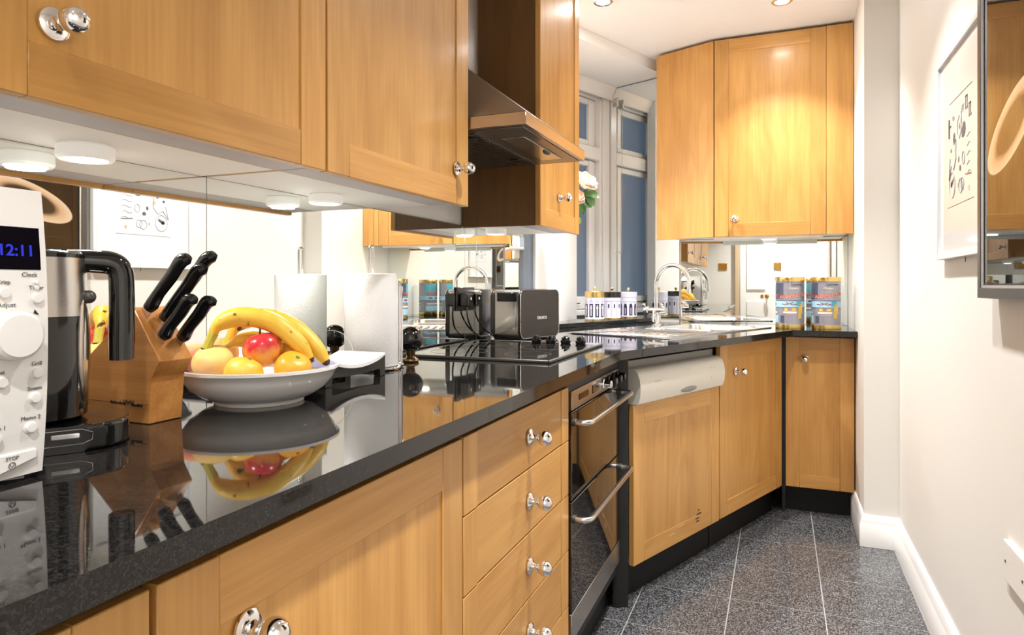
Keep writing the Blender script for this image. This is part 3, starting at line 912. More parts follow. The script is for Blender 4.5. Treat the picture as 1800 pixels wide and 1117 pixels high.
# grease filter with slats
fx0, fx1 = xb + 0.04, xf - 0.16
fl_ = bxo('filter', 'dark_steel', hd, fx0, fx1, y0 + 0.03, y1 - 0.03, zb - 0.005, zb - 0.0031)
nsl = 24
for k in range(nsl):
    yk = y0 + 0.035 + (y1 - y0 - 0.08) * k / (nsl - 1)
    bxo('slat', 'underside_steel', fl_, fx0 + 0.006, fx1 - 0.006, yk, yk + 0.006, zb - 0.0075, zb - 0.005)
bxo('filter_latch', 'black', hd, fx1 - 0.05, fx1 - 0.02, y0 + 0.06, y0 + 0.10, zb - 0.010, zb - 0.0076, 0.002)
bxo('filter_latch', 'black', hd, fx1 - 0.05, fx1 - 0.02, y1 - 0.16, y1 - 0.12, zb - 0.010, zb - 0.0076, 0.002)
bxo('lamp_cover', 'steel', hd, xf - 0.12, xf - 0.05, y0 + 0.12, y1 - 0.10, zb - 0.006, zb - 0.0032, 0.001)
bm = nb(); ball(bm, (xf - 0.06, y1 - 0.22, zb - 0.006), 0.02, 14, 8, (0.5, 1.4, 0.4)); obj('switch', bm, 'dark_steel', hd)

# ------------------------------------------------------------------ hob
hb = thing('hob', 'black glass hob with steel trim set into the worktop', 'hob', (0, 0, ZT + 0.0003))
hx0, hx1, hy0, hy1 = -1.058, -0.578, 1.706, 2.285
bxo('glass_top', 'hob_glass', hb, hx0 + 0.005, hx1 - 0.005, hy0 + 0.005, hy1 - 0.005, 0.0, 0.007, 0.0012)
bm = nb()
for a in ((hx0, hx0 + 0.006, hy0, hy1), (hx1 - 0.006, hx1, hy0, hy1), (hx0 + 0.006, hx1 - 0.006, hy0, hy0 + 0.006), (hx0 + 0.006, hx1 - 0.006, hy1 - 0.006, hy1)):
    box(bm, *a, 0.0, 0.0085, 0.002)
obj('trim', bm, 'dark_steel', hb)
KN = None
for i, x in enumerate((-0.812, -0.757, -0.702, -0.647)):
    if KN is None:
        bm = nb(); lathe(bm, [(0, 0), (0.0165, 0), (0.0185, 0.006), (0.0185, 0.010), (0.0145, 0.012), (0.0145, 0.020), (0.012, 0.023), (0, 0.023)], 18)
        box(bm, -0.004, 0.004, -0.016, 0.016, 0.014, 0.027, 0.002)
        o = obj('control_knob', bm, 'black_gloss', hb); KN = o.data
    else:
        o = bpy.data.objects.new('control_knob', KN); C.objects.link(o); o.parent = hb
    o.location = (x, 2.245, 0.0072)
for (x, y, r) in ((-0.93, 1.86, 0.09), (-0.93, 2.12, 0.07), (-0.70, 1.86, 0.07), (-0.72, 2.09, 0.085)):
    bm = nb(); lathe(bm, [(r - 0.0015, 0.0071), (r, 0.0071), (r, 0.0074), (r - 0.0015, 0.0074), (r - 0.0015, 0.0071)], 40, Matrix.Translation((x, y, 0)))
    obj('zone_ring', bm, 'frame_grey', hb)

# ------------------------------------------------------------------ sink (local x along run, y towards window)
SO = diag(0.515, 0.14)
sk = thing('sink', 'stainless steel one and a half bowl inset sink with drainer', 'sink', (SO[0], SO[1], 0), 68)
SL, SD = 1.03, 0.505
MS = Matrix.Translation((SO[0], SO[1], 0)) @ Matrix.Rotation(math.radians(68), 4, 'Z')
def rrect(x0, x1, y0, y1, r, n=5):
    out = []
    for cx_, cy_, a0 in ((x1 - r, y1 - r, 0), (x0 + r, y1 - r, PI / 2), (x0 + r, y0 + r, PI), (x1 - r, y0 + r, 1.5 * PI)):
        for k in range(n + 1):
            a = a0 + PI / 2 * k / n
            out.append((cx_ + r * math.cos(a), cy_ + r * math.sin(a)))
    return out
bowls = [(0.60, 0.985, 0.045, 0.420, 0.06, 0.755), (0.425, 0.575, 0.075, 0.395, 0.05, 0.805)]
dr_ = (0.045, 0.395, 0.045, 0.440)
pl = obj('rim_plate', prism(nb(), rrect(0, SL, 0, SD, 0.03), ZT + 0.0005, ZT + 0.005, 0.0012), 'sink_steel', sk)
# the bowls and drainer are recessed: cut rim and worktop
cuts = [prism(nb(), rrect(a, b_, c_, d_, r), 0.70, 1.0) for a, b_, c_, d_, r, z in bowls]
cuts.append(prism(nb(), rrect(dr_[0], dr_[1], dr_[2], dr_[3], 0.04), 0.70, 1.0))
cut_w = [prism(nb(), rrect(a - 0.004, b_ + 0.004, c_ - 0.004, d_ + 0.004, r), 0.70, 1.0) for a, b_, c_, d_, r, z in bowls]
cut_w.append(prism(nb(), rrect(dr_[0] - 0.004, dr_[1] + 0.004, dr_[2] - 0.004, dr_[3] + 0.004, 0.04), 0.893, 1.0))
for cbm in cut_w:
    bmesh.ops.transform(cbm, matrix=MS, verts=cbm.verts)
pl.parent = None
cut(pl, cuts); pl.parent = sk
cut(w2, cut_w)
wn(w1); wn(w2); wn(pl)
for a, b_, c_, d_, r, z in bowls:
    bm = nb()
    rings = []
    for k, (ins, zz) in enumerate(((-0.001, ZT + 0.0052), (0.003, ZT + 0.001), (0.006, z + 0.03), (0.016, z + 0.008), (0.035, z), )):
        rings.append([bm.verts.new((x, y, zz)) for x, y in rrect(a + ins, b_ - ins, c_ + ins, d_ - ins, max(0.02, r - ins))])
    for p, q_ in zip(rings, rings[1:]):
        n = len(p)
        for i in range(n):
            bm.faces.new((p[i], p[(i + 1) % n], q_[(i + 1) % n], q_[i]))
    bm.faces.new(rings[-1])
    bo = obj('bowl', bm, 'sink_steel', sk, angle=60)
    bm = nb(); lathe(bm, [(0.038, z + 0.001), (0.032, z + 0.003), (0.02, z + 0.0015), (0, z + 0.0015)], 24, Matrix.Translation(((a + b_) / 2, (c_ + d_) / 2, 0)))
    obj('waste', bm, 'chrome', bo)
bm = nb()
p0 = [bm.verts.new((x, y, ZT + 0.0045)) for x, y in rrect(dr_[0], dr_[1], dr_[2], dr_[3], 0.04)]
p1 = [bm.verts.new((x, y, ZT - 0.003)) for x, y in rrect(dr_[0] + 0.012, dr_[1] - 0.012, dr_[2] + 0.012, dr_[3] - 0.012, 0.03)]
for i in range(len(p0)):
    bm.faces.new((p0[i], p0[(i + 1) % len(p0)], p1[(i + 1) % len(p0)], p1[i]))
bm.faces.new(p1)
dn = obj('drainer', bm, 'sink_steel', sk)
for k in range(9):
    yk = dr_[2] + 0.045 + k * 0.037
    bxo('drainer_rib', 'sink_steel', dn, dr_[0] + 0.05, dr_[1] - 0.05, yk, yk + 0.012, ZT - 0.003, ZT + 0.0015, 0.0015)

# tap
tp = thing('mixer_tap', 'tall chrome swan-neck mixer tap on the sink rim', 'tap', (-0.597, 3.487, ZT + 0.005), -22)
bm = nb(); lathe(bm, [(0, 0), (0.027, 0), (0.027, 0.004), (0.0225, 0.006), (0.0225, 0.078), (0.019, 0.084), (0.0125, 0.088), (0, 0.088)], 28)
obj('body', bm, 'chrome', tp)
arc = [(0, 0, 0.085), (0, 0, 0.20)] + [(0.095 - 0.095 * math.cos(a), 0, 0.212 + 0.100 * math.sin(a)) for a in [PI * k / 18 for k in range(0, 18)]] + [(0.188, 0, 0.205), (0.189, 0, 0.182)]
bm = nb(); tube(bm, arc, 0.0105, 14)
lathe(bm, [(0, 0), (0.0125, 0), (0.0125, 0.016), (0, 0.016)], 16, Matrix.Translation((0.189, 0, 0.170)))
obj('spout', bm, 'chrome', tp)
bm = nb(); tube(bm, [(-0.052, -0.005, 0.078), (0.062, -0.005, 0.078)], 0.0155, 18); ball(bm, (-0.055, -0.005, 0.078), 0.022, 16, 10)
obj('valve', bm, 'chrome', tp)
bm = nb(); tube(bm, [(-0.055, -0.005, 0.078), (-0.055, -0.03, 0.105)], 0.006, 10); tube(bm, [(0.055, -0.005, 0.085), (0.05, -0.028, 0.106)], 0.006, 10)
ball(bm, (-0.055, -0.031, 0.107), 0.009); ball(bm, (0.05, -0.029, 0.108), 0.009)
obj('lever', bm, 'chrome', tp)

# ------------------------------------------------------------------ microwave (front faces the room)
mw = thing('microwave', 'white countertop microwave with blue digital display and round dial', 'microwave', (-0.780, 0.003, ZT), 90)
w, h = 0.487, 0.318
bxo('housing', 'white_plastic', mw, 0.004, w - 0.004, 0.0, 0.275, 0.014, h - 0.006, 0.008, 2)
for x in (0.04, w - 0.04):
    for y in (0.04, 0.23):
        bm = nb(); lathe(bm, [(0, 0.0003), (0.014, 0.0003), (0.016, 0.015), (0, 0.015)], 14, Matrix.Translation((x, y, 0))); obj('foot', bm, 'black', mw)
def bulge(z):
    return -0.013 - 0.012 * max(0, 1 - ((z - 0.155) / 0.165) ** 2)
def front_slab(x0, x1, z0, z1, dy, name, mat, parent, nz=10, th=0.012, rr=0.006):
    bm = nb()
    rows = []
    for i in range(nz + 1):
        z = z0 + (z1 - z0) * i / nz
        e = min(i, nz - i) / nz
        rows.append([bm.verts.new((x, bulge(z) + dy, z)) for x in (x0, x1)] + [bm.verts.new((x, bulge(z) + dy + th, z)) for x in (x1, x0)])
    for a, c_ in zip(rows, rows[1:]):
        for j in range(4):
            bm.faces.new((a[j], a[(j + 1) % 4], c_[(j + 1) % 4], c_[j]))
    bm.faces.new(rows[0][::-1]); bm.faces.new(rows[-1])
    es = [e for e in bm.edges if e.is_manifold and e.calc_face_angle(0) > 1.0]
    if rr: bmesh.ops.bevel(bm, geom=es, offset=rr, segments=2, affect='EDGES', profile=0.5, clamp_overlap=True)
    return wn(obj(name, bm, mat, parent))
front_slab(0.0, 0.345, 0.006, h, 0, 'door', 'white_plastic', mw, th=0.016)
front_slab(0.035, 0.310, 0.06, h - 0.05, -0.001, 'door_window', 'oven_glass', mw, th=0.004, rr=0.001)
pnl = front_slab(0.347, w, 0.006, h, 0, 'control_panel', 'white_plastic', mw, th=0.016)
front_slab(0.365, w - 0.0065, 0.230, 0.276, -0.0006, 'display', 'display', mw, nz=4, th=0.003, rr=0.0)
def ftx(body, size, x, z, mat='ink', bold=False):
    bm = text_bm(body, size, extrude=0.0002, bold=bold)
    bmesh.ops.transform(bm, matrix=Matrix.Translation((x, 0, z)) @ FRONT, verts=bm.verts)
    for v in bm.verts: v.co.y += bulge(v.co.z) - 0.0005
    return obj('lettering', bm, mat, pnl)
ftx('12:11', 0.0170, 0.4555, 0.2450, 'display_blue', True)
for c_ in pnl.children[-1:]:
    for v in c_.data.vertices: v.co.y -= 0.0010
def mbtn(x, z, r=0.0058):
    bm = nb(); lathe(bm, [(0, 0), (r + 0.0012, 0), (r + 0.0012, 0.0006), (r, 0.0008), (r, 0.003), (r * 0.85, 0.0042), (0, 0.0046)], 18, Matrix.Translation((x, bulge(z) + 0.0002, z)) @ Matrix.Rotation(PI / 2, 4, 'X'))
    obj('button', bm, 'white_plastic', pnl)
for x, z, s_, dz in ((0.481, 0.199, 'Timer', 0.0095), (0.448, 0.205, 'Crisp', 0.0095), (0.481, 0.117, 'Grill', 0.0085), (0.4795, 0.090, 'Steam', 0.0085), (0.4765, 0.058, 'Memo 2', 0.0085),
                     (0.4455, 0.111, 'Jet', 0.0085), (0.4415, 0.052, 'Memo 1', 0.0085), (0.41, 0.205, 'Auto', 0.0095), (0.385, 0.111, 'Jet', 0.0085)):
    mbtn(x - 0.006, z); ftx(s_, 0.0062, x - 0.006, z + dz)
ftx('Clock', 0.0068, 0.4685, 0.2225); ftx('Adjust', 0.0070, 0.4445, 0.190)
for x, z in ((0.4745, 0.216), (0.4745, 0.2105)): mbtn(x, z, 0.0022)
zc = 0.160
bm = nb(); lathe(bm, [(0, 0), (0.040, 0), (0.040, 0.0008), (0.034, 0.0012), (0, 0.0012)], 36, Matrix.Translation((0.4475, bulge(zc) + 0.0015, zc)) @ Matrix.Rotation(PI / 2, 4, 'X')); obj('dial_surround', bm, 'white_plastic', pnl)
bm = nb(); lathe(bm, [(0, 0), (0.026, 0), (0.026, 0.002), (0.0255, 0.016), (0.022, 0.019), (0, 0.020)], 36, Matrix.Translation((0.4475, bulge(zc) - 0.0005, zc)) @ Matrix.Rotation(PI / 2, 4, 'X')); obj('dial', bm, 'white_plastic', pnl)
bm = nb(); prism_y(bm, [(0.473, 0.1865), (0.4775, 0.1805), (0.4715, 0.1825)], bulge(0.186) - 0.0006, bulge(0.186) + 0.001); obj('arrow_mark', bm, 'black_ink', pnl)
bm = nb(); prism_y(bm, [(0.40, 0.024), (0.44, 0.013), (0.478, 0.0235), (0.478, 0.0335), (0.40, 0.0225 + 0.010)], bulge(0.025) - 0.0036, bulge(0.025) + 0.004, 0.0012); obj('stop_button', bm, 'white_plastic', pnl)
bm = text_bm('STOP', 0.0055, extrude=0.0002); bmesh.ops.transform(bm, matrix=Matrix.Translation((0.452, bulge(0.025) - 0.0042, 0.0265)) @ FRONT, verts=bm.verts); obj('lettering', bm, 'ink', pnl)
bm = nb(); tube(bm, [(0.452 + 0.0035 * math.cos(a), bulge(0.025) - 0.0040, 0.0205 + 0.0035 * math.sin(a)) for a in [2 * PI * k / 16 for k in range(16)]], 0.0004, 6, closed=True)
tube(bm, [(0.4495, bulge(0.025) - 0.0040, 0.0225), (0.452, bulge(0.025) - 0.0040, 0.0185), (0.4545, bulge(0.025) - 0.0040, 0.0225)], 0.0004, 6); obj('symbol', bm, 'ink', pnl)

# ------------------------------------------------------------------ kettle
kt = thing('kettle', 'black and steel electric kettle with a big square handle on its power base', 'kettle', (-0.918, 0.573, ZT + 0.0005), 57)
# local x points along the handle
bm = nb()
prism(bm, rrect(-0.058, 0.112, -0.076, 0.076, 0.055, 8), 0.0, 0.034, 0.008, 3)
kb = wn(obj('power_base', bm, 'black_gloss', kt))
fo = Matrix.Rotation(0, 4, 'Z')
for x0, x1, z in ((-0.055, -0.005, 0.019), (0.022, 0.052, 0.0215)):
    bxo('switch', 'white_ink', kb, x0, x1, -0.0775, -0.075, z - 0.003, z + 0.003, 0.001)
bm = nb(); tube(bm, [(-0.075, -0.0763, 0.0085), (0.055, -0.0763, 0.0105), (0.066, -0.0758, 0.015), (0.066, -0.0758, 0.024), (0.055, -0.0763, 0.029), (-0.075, -0.0763, 0.029)], 0.0006, 6); obj('trim_line', bm, 'chrome', kb)
bm = nb(); lathe(bm, [(0, 0.034), (0.056, 0.034), (0.064, 0.040), (0.0655, 0.06), (0.0655, 0.172), (0, 0.172)], 40); obj('body', bm, 'black_gloss', kt)
bm = nb(); lathe(bm, [(0, 0.1722), (0.0652, 0.1722), (0.0645, 0.20), (0.062, 0.249), (0, 0.249)], 40); obj('steel_band', bm, 'steel', kt)
bm = nb(); lathe(bm, [(0, 0.2492), (0.062, 0.2492), (0.062, 0.254), (0.057, 0.258), (0, 0.260)], 40); obj('lid', bm, 'black_gloss', kt)
# square handle
def hprof(pts, w_, name, mat, parent, bev=0.009):
    bm = nb(); prism_y(bm, pts, -w_ / 2, w_ / 2, bev, 3); return wn(obj(name, bm, mat, parent))
bm = nb()
hpts = bez([(0.040, 0, 0.246), (0.070, 0, 0.2455), (0.092, 0, 0.2430), (0.1025, 0, 0.232), (0.1045, 0, 0.205), (0.1045, 0, 0.15), (0.1045, 0, 0.108)], 6)
tube(bm, hpts, lerp_list([0.0155, 0.0160, 0.0165, 0.0165, 0.0160, 0.0160, 0.0165, 0.0165], len(hpts)), 20)
bmesh.ops.bevel(bm, geom=[e for e in bm.edges if e.is_manifold and e.calc_face_angle(0) > 1.2], offset=0.004, segments=3, affect='EDGES', profile=0.5, clamp_overlap=True)
obj('handle', bm, 'black_gloss', kt, angle=50)
bm = nb(); ball(bm, (0.0, 0, 0), 1, 14, 10, (0.004, 0.017, 0.065)); gg = obj('water_gauge', bm, 'hood_steel', kt, (0.0645 * math.cos(-0.42), 0.0645 * math.sin(-0.42), 0.13), (0, 0, -0.42))
bm = nb(); ball(bm, (0, 0, 0), 1, 14, 10, (0.005, 0.012, 0.056)); obj('gauge_glass', bm, 'steel', gg)
bm = nb(); ball(bm, (0.0665 * math.cos(-0.25), 0.0665 * math.sin(-0.25), 0.197), 0.009, 12, 8); obj('lid_button', bm, 'dark_steel', kt)

# ------------------------------------------------------------------ knife block and knives
kbk = thing('knife_block', 'slanted knotty pine knife block beside the kettle', 'knife block', (0, 0, 0))
Y0, Y1 = 0.730, 0.790
poly = [(-0.893, 0.9005), (-0.889, 0.972), (-0.869, 0.9975), (-0.928, 1.080), (-1.036, 0.992), (-1.072, 0.958), (-1.072, 0.9005)]
body = obj('body', prism_y(nb(), poly, Y0, Y1, 0.0012), 'pine', kbk)
bxo('printed_line', 'black_ink', body, -1.045, -0.975, Y0 - 0.0003, Y0 + 0.001, 0.9295, 0.9303)
bxo('printed_line', 'black_ink', body, -0.918, -0.894, Y0 - 0.0003, Y0 + 0.001, 0.9295, 0.9303)
front_text('lettering', 'Richardson', 0.0072, 'black_ink', body, -0.9600, Y0 - 0.0004, 0.9275, True)
front_text('lettering', 'Sheffield', 0.0062, 'black_ink', body, -0.9170, Y0 - 0.0004, 0.9260, True)
front_text('lettering', 'V\u00d7V', 0.0125, 'black_ink', body, -0.9370, Y0 - 0.0004, 0.9260, True)
U = Vector((0.69, 0, 0.724)).normalized(); Vn = Vector((U.z, 0, -U.x))     # along knife, across (towards the front)
def knife(base, L, label, mid=False):
    k = thing('kitchen_knife', label, 'knife', base, 0, 'knives in the pine block')
    c_ = [(0, 0.0), (0.10, 0.0015), (0.3, 0.0), (0.6, 0.001), (0.82, -0.0005), (0.93, 0.003), (1.0, 0.006)]
    hw = [0.0098, 0.0118, 0.0100, 0.0108, 0.0112, 0.0120, 0.0070]
    sec = []
    bm = nb()
    pts = bez([(p[0] * L, p[1], 0) for p in c_], 4)
    ws = lerp_list(hw, len(pts)); ts = lerp_list([0.007, 0.008, 0.0075, 0.008, 0.0085, 0.0085, 0.005], len(pts))
    rings = []
    for p, wd, th in zip(pts, ws, ts):
        ctr = U * p.x + Vn * p.y
        rings.append([bm.verts.new(ctr + Vn * (wd * math.cos(a)) + Vector((0, 1, 0)) * (th * math.sin(a))) for a in [2 * PI * j / 14 for j in range(14)]])
    for a, b2 in zip(rings, rings[1:]):
        for j in range(14): bm.faces.new((a[j], a[(j + 1) % 14], b2[(j + 1) % 14], b2[j]))
    bm.faces.new(rings[0][::-1]); bm.faces.new(rings[-1])
    obj('handle', bm, 'black', k, angle=60)
    bm = nb()
    q0, q1 = -U * 0.010 , U * 0.004
    for v4 in ():
        pass
    for s in (-1, 1):
        pass
    vsb = []
    for yy in (-0.0009, 0.0009):
        vsb.append([bm.verts.new(P_ + Vector((0, yy, 0))) for P_ in (q0 - Vn * 0.009, q0 + Vn * 0.009, q1 + Vn * 0.009, q1 - Vn * 0.009)])
    bm.faces.new(vsb[0]); bm.faces.new(vsb[1][::-1])
    for j in range(4): bm.faces.new((vsb[0][j], vsb[1][j], vsb[1][(j + 1) % 4], vsb[0][(j + 1) % 4]))
    obj('blade', bm, 'steel', k)
    return k
def face_pt(s, y):     # point on the slanted top face, s from front corner
    p = Vector((-0.869, y, 0.9975)).lerp(Vector((-0.928, y, 1.080)), s)
    return p
knife(face_pt(0.86, 0.744) + U * 0.012, 0.116, 'large black-handled knife at the back of the block, on the kettle side')
knife(face_pt(0.66, 0.762) + U * 0.012, 0.118, 'large black-handled knife in the middle of the pine block')
knife(face_pt(0.80, 0.780) + U * 0.012, 0.130, 'black-handled knife at the back of the block, on the fruit bowl side')
knife(face_pt(0.36, 0.746) + U * 0.010, 0.090, 'small black-handled knife in the front row, on the kettle side')
knife(face_pt(0.30, 0.777) + U * 0.010, 0.092, 'small black-handled knife in the front row, on the fruit bowl side')

# ------------------------------------------------------------------ fruit bowl and fruit
BW = (-0.890, 0.960)
bwl = thing('fruit_bowl', 'shallow white ceramic bowl with blue inner band holding fruit', 'bowl', (BW[0], BW[1], ZT + 0.0004))
bm = nb()
lathe(bm, [(0, 0.004), (0.070, 0.004), (0.073, 0.0), (0.078, 0.0), (0.079, 0.006), (0.097, 0.0125), (0.118, 0.027), (0.1315, 0.045), (0.1375, 0.0585), (0.1425, 0.0605), (0.1425, 0.0655), (0.137, 0.0660), (0.132, 0.0615), (0.110, 0.038), (0.08, 0.017), (0.04, 0.011), (0, 0.010)], 64)
obj('dish', bm, 'ceramic', bwl, angle=50)
bm = nb(); lathe(bm, [(0.1345, 0.0650), (0.1315, 0.0620), (0.119, 0.0487), (0.1185, 0.0495), (0.131, 0.0630), (0.1340, 0.0657), (0.1345, 0.0650)], 64)
obj('blue_band', bm, 'blue_glaze', bwl)

def fruit(name, label, cat, c, r, mat, sq=0.94, dimple=True, stem_=None, group='fruit in the bowl', tilt=(0, 0, 0), sizez=None):
    t = thing(name, label, cat, c, 0, group); t.rotation_euler = tilt
    bm = nb(); k = 16; prof = []
    for i in range(k + 1):
        a = PI * i / k
        rr, zz = r * math.sin(a), -r * sq * math.cos(a)
        if dimple and i > k - 4: zz -= r * 0.16 * (1 - (k - i) / 4.0) ** 1
        if dimple and i < 2: zz += r * 0.06 * (1 - i / 2)
        prof.append((rr, zz))
    prof[0] = (0, prof[0][1]); prof[-1] = (0, prof[-1][1])
    lathe(bm, prof, 28); obj('skin', bm, mat, t, angle=80)
    if stem_ == 'stalk':
        bm = nb(); tube(bm, [(0, 0, r * sq * 0.80), (0.002, 0.001, r * sq * 1.02), (0.004, 0.0, r * sq * 1.15)], 0.0016, 8); obj('stalk', bm, 'banana_tip', t)
    elif stem_ == 'button':
        bm = nb(); lathe(bm, [(0, r * sq * 0.83), (0.004, r * sq * 0.84), (0.003, r * sq * 0.89), (0, r * sq * 0.9)], 10); obj('stalk_button', bm, 'stem', t)
    return t
fruit('apple', 'shiny red and yellow apple under the arch of bananas', 'apple', (-0.866, 0.942, 0.997), 0.036, 'apple', stem_='stalk', tilt=(0.1, -0.2, 0))
fruit('peach', 'pale yellow peach at the knife block side of the bowl', 'peach', (-0.932, 0.893, 0.974), 0.037, 'peach', sq=0.9, tilt=(0.3, 0.3, 0))
fruit('peach', 'blushed peach at the back of the bowl under the banana stalk', 'peach', (-0.975, 0.948, 0.985), 0.034, 'peach2', sq=0.95, tilt=(0.2, 0, 0))
fruit('peach', 'small blushed peach half hidden behind the pale peach', 'peach', (-0.985, 0.903, 0.982), 0.029, 'peach2', sq=0.95)
fruit('orange', 'yellow orange beside the pale peach at the front of the bowl', 'orange', (-0.860, 0.889, 0.960), 0.033, 'lemon', stem_='button', tilt=(-0.2, 0.3, 0))
fruit('orange', 'deep orange fruit under the banana tips at the front of the bowl', 'orange', (-0.808, 0.953, 0.964), 0.033, 'orange', stem_='button', tilt=(0.2, 0.6, 0))
CY, SY = math.cos(math.radians(22)), math.sin(math.radians(22))
def fr(u, z, d=0.0):      # a point in the upright plane across the bowl, u to the right, d away
    return (BW[0] + CY * u - SY * d, BW[1] + SY * u + CY * d, z)
def banana(pts, r, label, tipback=False):
    t = thing('banana', label, 'banana', (0, 0, 0), 0, 'bananas in the bowl')
    P = bez(pts, 6)
    o = P[len(P) // 2].copy(); t.location = o
    P = [p - o for p in P]
    rad = lerp_list([0.42, 0.50, 0.82, 0.98, 1.0, 1.0, 0.95, 0.78, 0.42], len(P))
    bm = nb(); tube(bm, P, [r * x for x in rad], 6)
    bmesh.ops.bevel(bm, geom=[e for e in bm.edges], offset=0.0, segments=1) if False else None
    ob = obj('skin', bm, 'banana', t, angle=180)
    md = ob.modifiers.new('s', 'SUBSURF'); md.levels = 2; md.render_levels = 2
    bm = nb(); d0 = (P[0] - P[1]).normalized(); tube(bm, [P[0] - d0 * 0.004, P[0] + d0 * 0.012, P[0] + d0 * 0.026], [r * 0.42, r * 0.36, r * 0.40], 8); obj('stalk', bm, 'banana_green', t)
    bm = nb(); tube(bm, [P[0] + d0 * 0.0262, P[0] + d0 * 0.034], [r * 0.41, r * 0.36], 8); obj('stalk_end', bm, 'banana_tip', t)
    bm = nb(); d1 = (P[-1] - P[-2]).normalized(); tube(bm, [P[-1] - d1 * 0.003, P[-1] + d1 * 0.004], [r * 0.40, r * 0.20], 8); obj('tip', bm, 'banana_tip', t)
banana([fr(-0.067, 1.024, -0.046), fr(-0.060, 1.040, -0.042), fr(-0.040, 1.053, -0.034), fr(-0.008, 1.056, -0.026), fr(0.036, 1.043, -0.022), fr(0.076, 1.010, -0.020), fr(0.100, 0.976, -0.020)], 0.0215, 'spotted yellow banana arching over the top of the fruit')
banana([fr(-0.060, 1.010, 0.002), fr(-0.048, 1.036, 0.012), fr(-0.016, 1.052, 0.020), fr(0.026, 1.048, 0.022), fr(0.066, 1.026, 0.020), fr(0.100, 0.994, 0.016), fr(0.120, 0.968, 0.012)], 0.0215, 'yellow banana behind the spotted one, its tip on the bowl rim')
banana([fr(-0.056, 0.998, -0.018), fr(-0.040, 1.010, -0.006), fr(-0.008, 1.012, 0.004), fr(0.030, 1.002, 0.006), fr(0.062, 0.984, 0.004), fr(0.085, 0.966, 0.000)], 0.019, 'lower yellow banana tucked beneath the arch, behind the apple')

# ------------------------------------------------------------------ footed tray with dish
tr_ = thing('footed_tray', 'low black wooden footed tray beside the fruit bowl', 'tray', (-0.925, 1.232, ZT + 0.0003), 90)
# local x = world +y (length), local y = towards wall
bm = nb()
hl, n = 0.112, 14
top = [(-hl + 2 * hl * i / n, 0.030 + 0.021 * (abs(-1 + 2 * i / n)) ** 2) for i in range(n + 1)]
poly = top + [(hl, 0.0), (hl - 0.022, 0.0), (hl - 0.022, 0.018)] + [(hl - 0.03 - (2 * hl - 0.06) * i / 8, 0.018 - 0.003 * math.sin(PI * i / 8)) for i in range(9)] + [(-hl + 0.022, 0.018), (-hl + 0.022, 0.0), (-hl, 0.0)]
for y0_, y1_ in ((-0.058, -0.040), (0.040, 0.058)):
    bm = nb(); prism_y(bm, poly, y0_, y1_, 0.001); obj('side_board', bm, 'dark_wood', tr_)
bm = nb(); prism_y(bm, top[1:-1] + [(x, z - 0.006) for x, z in top[1:-1]][::-1], -0.040, 0.040); obj('tray_bed', bm, 'dark_wood', tr_)
ds = thing('serving_dish', 'white curved rectangular dish with a thin arched wire, on the black tray', 'dish', (-0.925, 1.232, ZT + 0.0008), 90)
bm = nb()
cur = [(-0.100 + 0.200 * i / n, 0.0310 + 0.0205 * (abs(-1 + 2 * i / n) * 0.9) ** 2) for i in range(n + 1)]
prism_y(bm, [(x, z + 0.0075) for x, z in cur][::-1] + cur, -0.066, 0.066, 0.002, 2)
obj('dish', bm, 'ceramic', ds, angle=50)
bm = nb(); tube(bm, [(0.092 * math.cos(a), 0.02, 0.052 + 0.058 * math.sin(a)) for a in [PI * k / 24 for k in range(25)]], 0.0006, 6); obj('wire_arch', bm, 'steel', ds)

# ------------------------------------------------------------------ paper towel and holder
PT = (-0.968, 1.436)
ho = thing('paper_towel_holder', 'chrome wire paper towel holder with a side arm', 'paper towel holder', (*PT, ZT + 0.0003))
bm = nb(); tube(bm, [(0.072 * math.cos(a), 0.072 * math.sin(a), 0.004) for a in [2 * PI * k / 40 for k in range(40)]], 0.0035, 8, closed=True)
tube(bm, [(-0.072, 0, 0.004), (0.072, 0, 0.004)], 0.003, 8); tube(bm, [(0, -0.072, 0.004), (0, 0.072, 0.004)], 0.003, 8)
obj('base_ring', bm, 'chrome', ho)
bm = nb(); tube(bm, [(0.0, -0.008, 0.004), (0.0, -0.008, 0.306), (0.0, -0.006, 0.312), (0, 0, 0.314), (0.0, 0.006, 0.312), (0.0, 0.008, 0.306), (0.0, 0.008, 0.004)], 0.0032, 10); obj('centre_post', bm, 'chrome', ho)
bm = nb(); bx_, by_ = 0.052, 0.062
tube(bm, bez([(bx_, by_, 0.004), (bx_, by_, 0.10), (bx_, by_, 0.195), (bx_ - 0.005, by_ + 0.006, 0.212), (bx_ - 0.012, by_ + 0.012, 0.214), (bx_ - 0.017, by_ + 0.016, 0.205), (bx_ - 0.017, by_ + 0.016, 0.10), (bx_ - 0.017, by_ + 0.016, 0.004)], 5), 0.003, 8)
ball(bm, (bx_, by_, 0.006), 0.0058); ball(bm, (bx_ - 0.017, by_ + 0.016, 0.006), 0.0058)
obj('side_arm', bm, 'chrome', ho)
bm = nb(); lathe(bm, [(0.019, 0.009), (0.066, 0.009), (0.0675, 0.011), (0.0675, 0.241), (0.066, 0.2425), (0.019, 0.2425), (0.019, 0.009)], 56, Matrix.Translation((*PT, ZT)))
tag(obj('paper_towel_roll', bm, 'paper'), 'thick white paper towel roll on the chrome holder', 'paper towel')

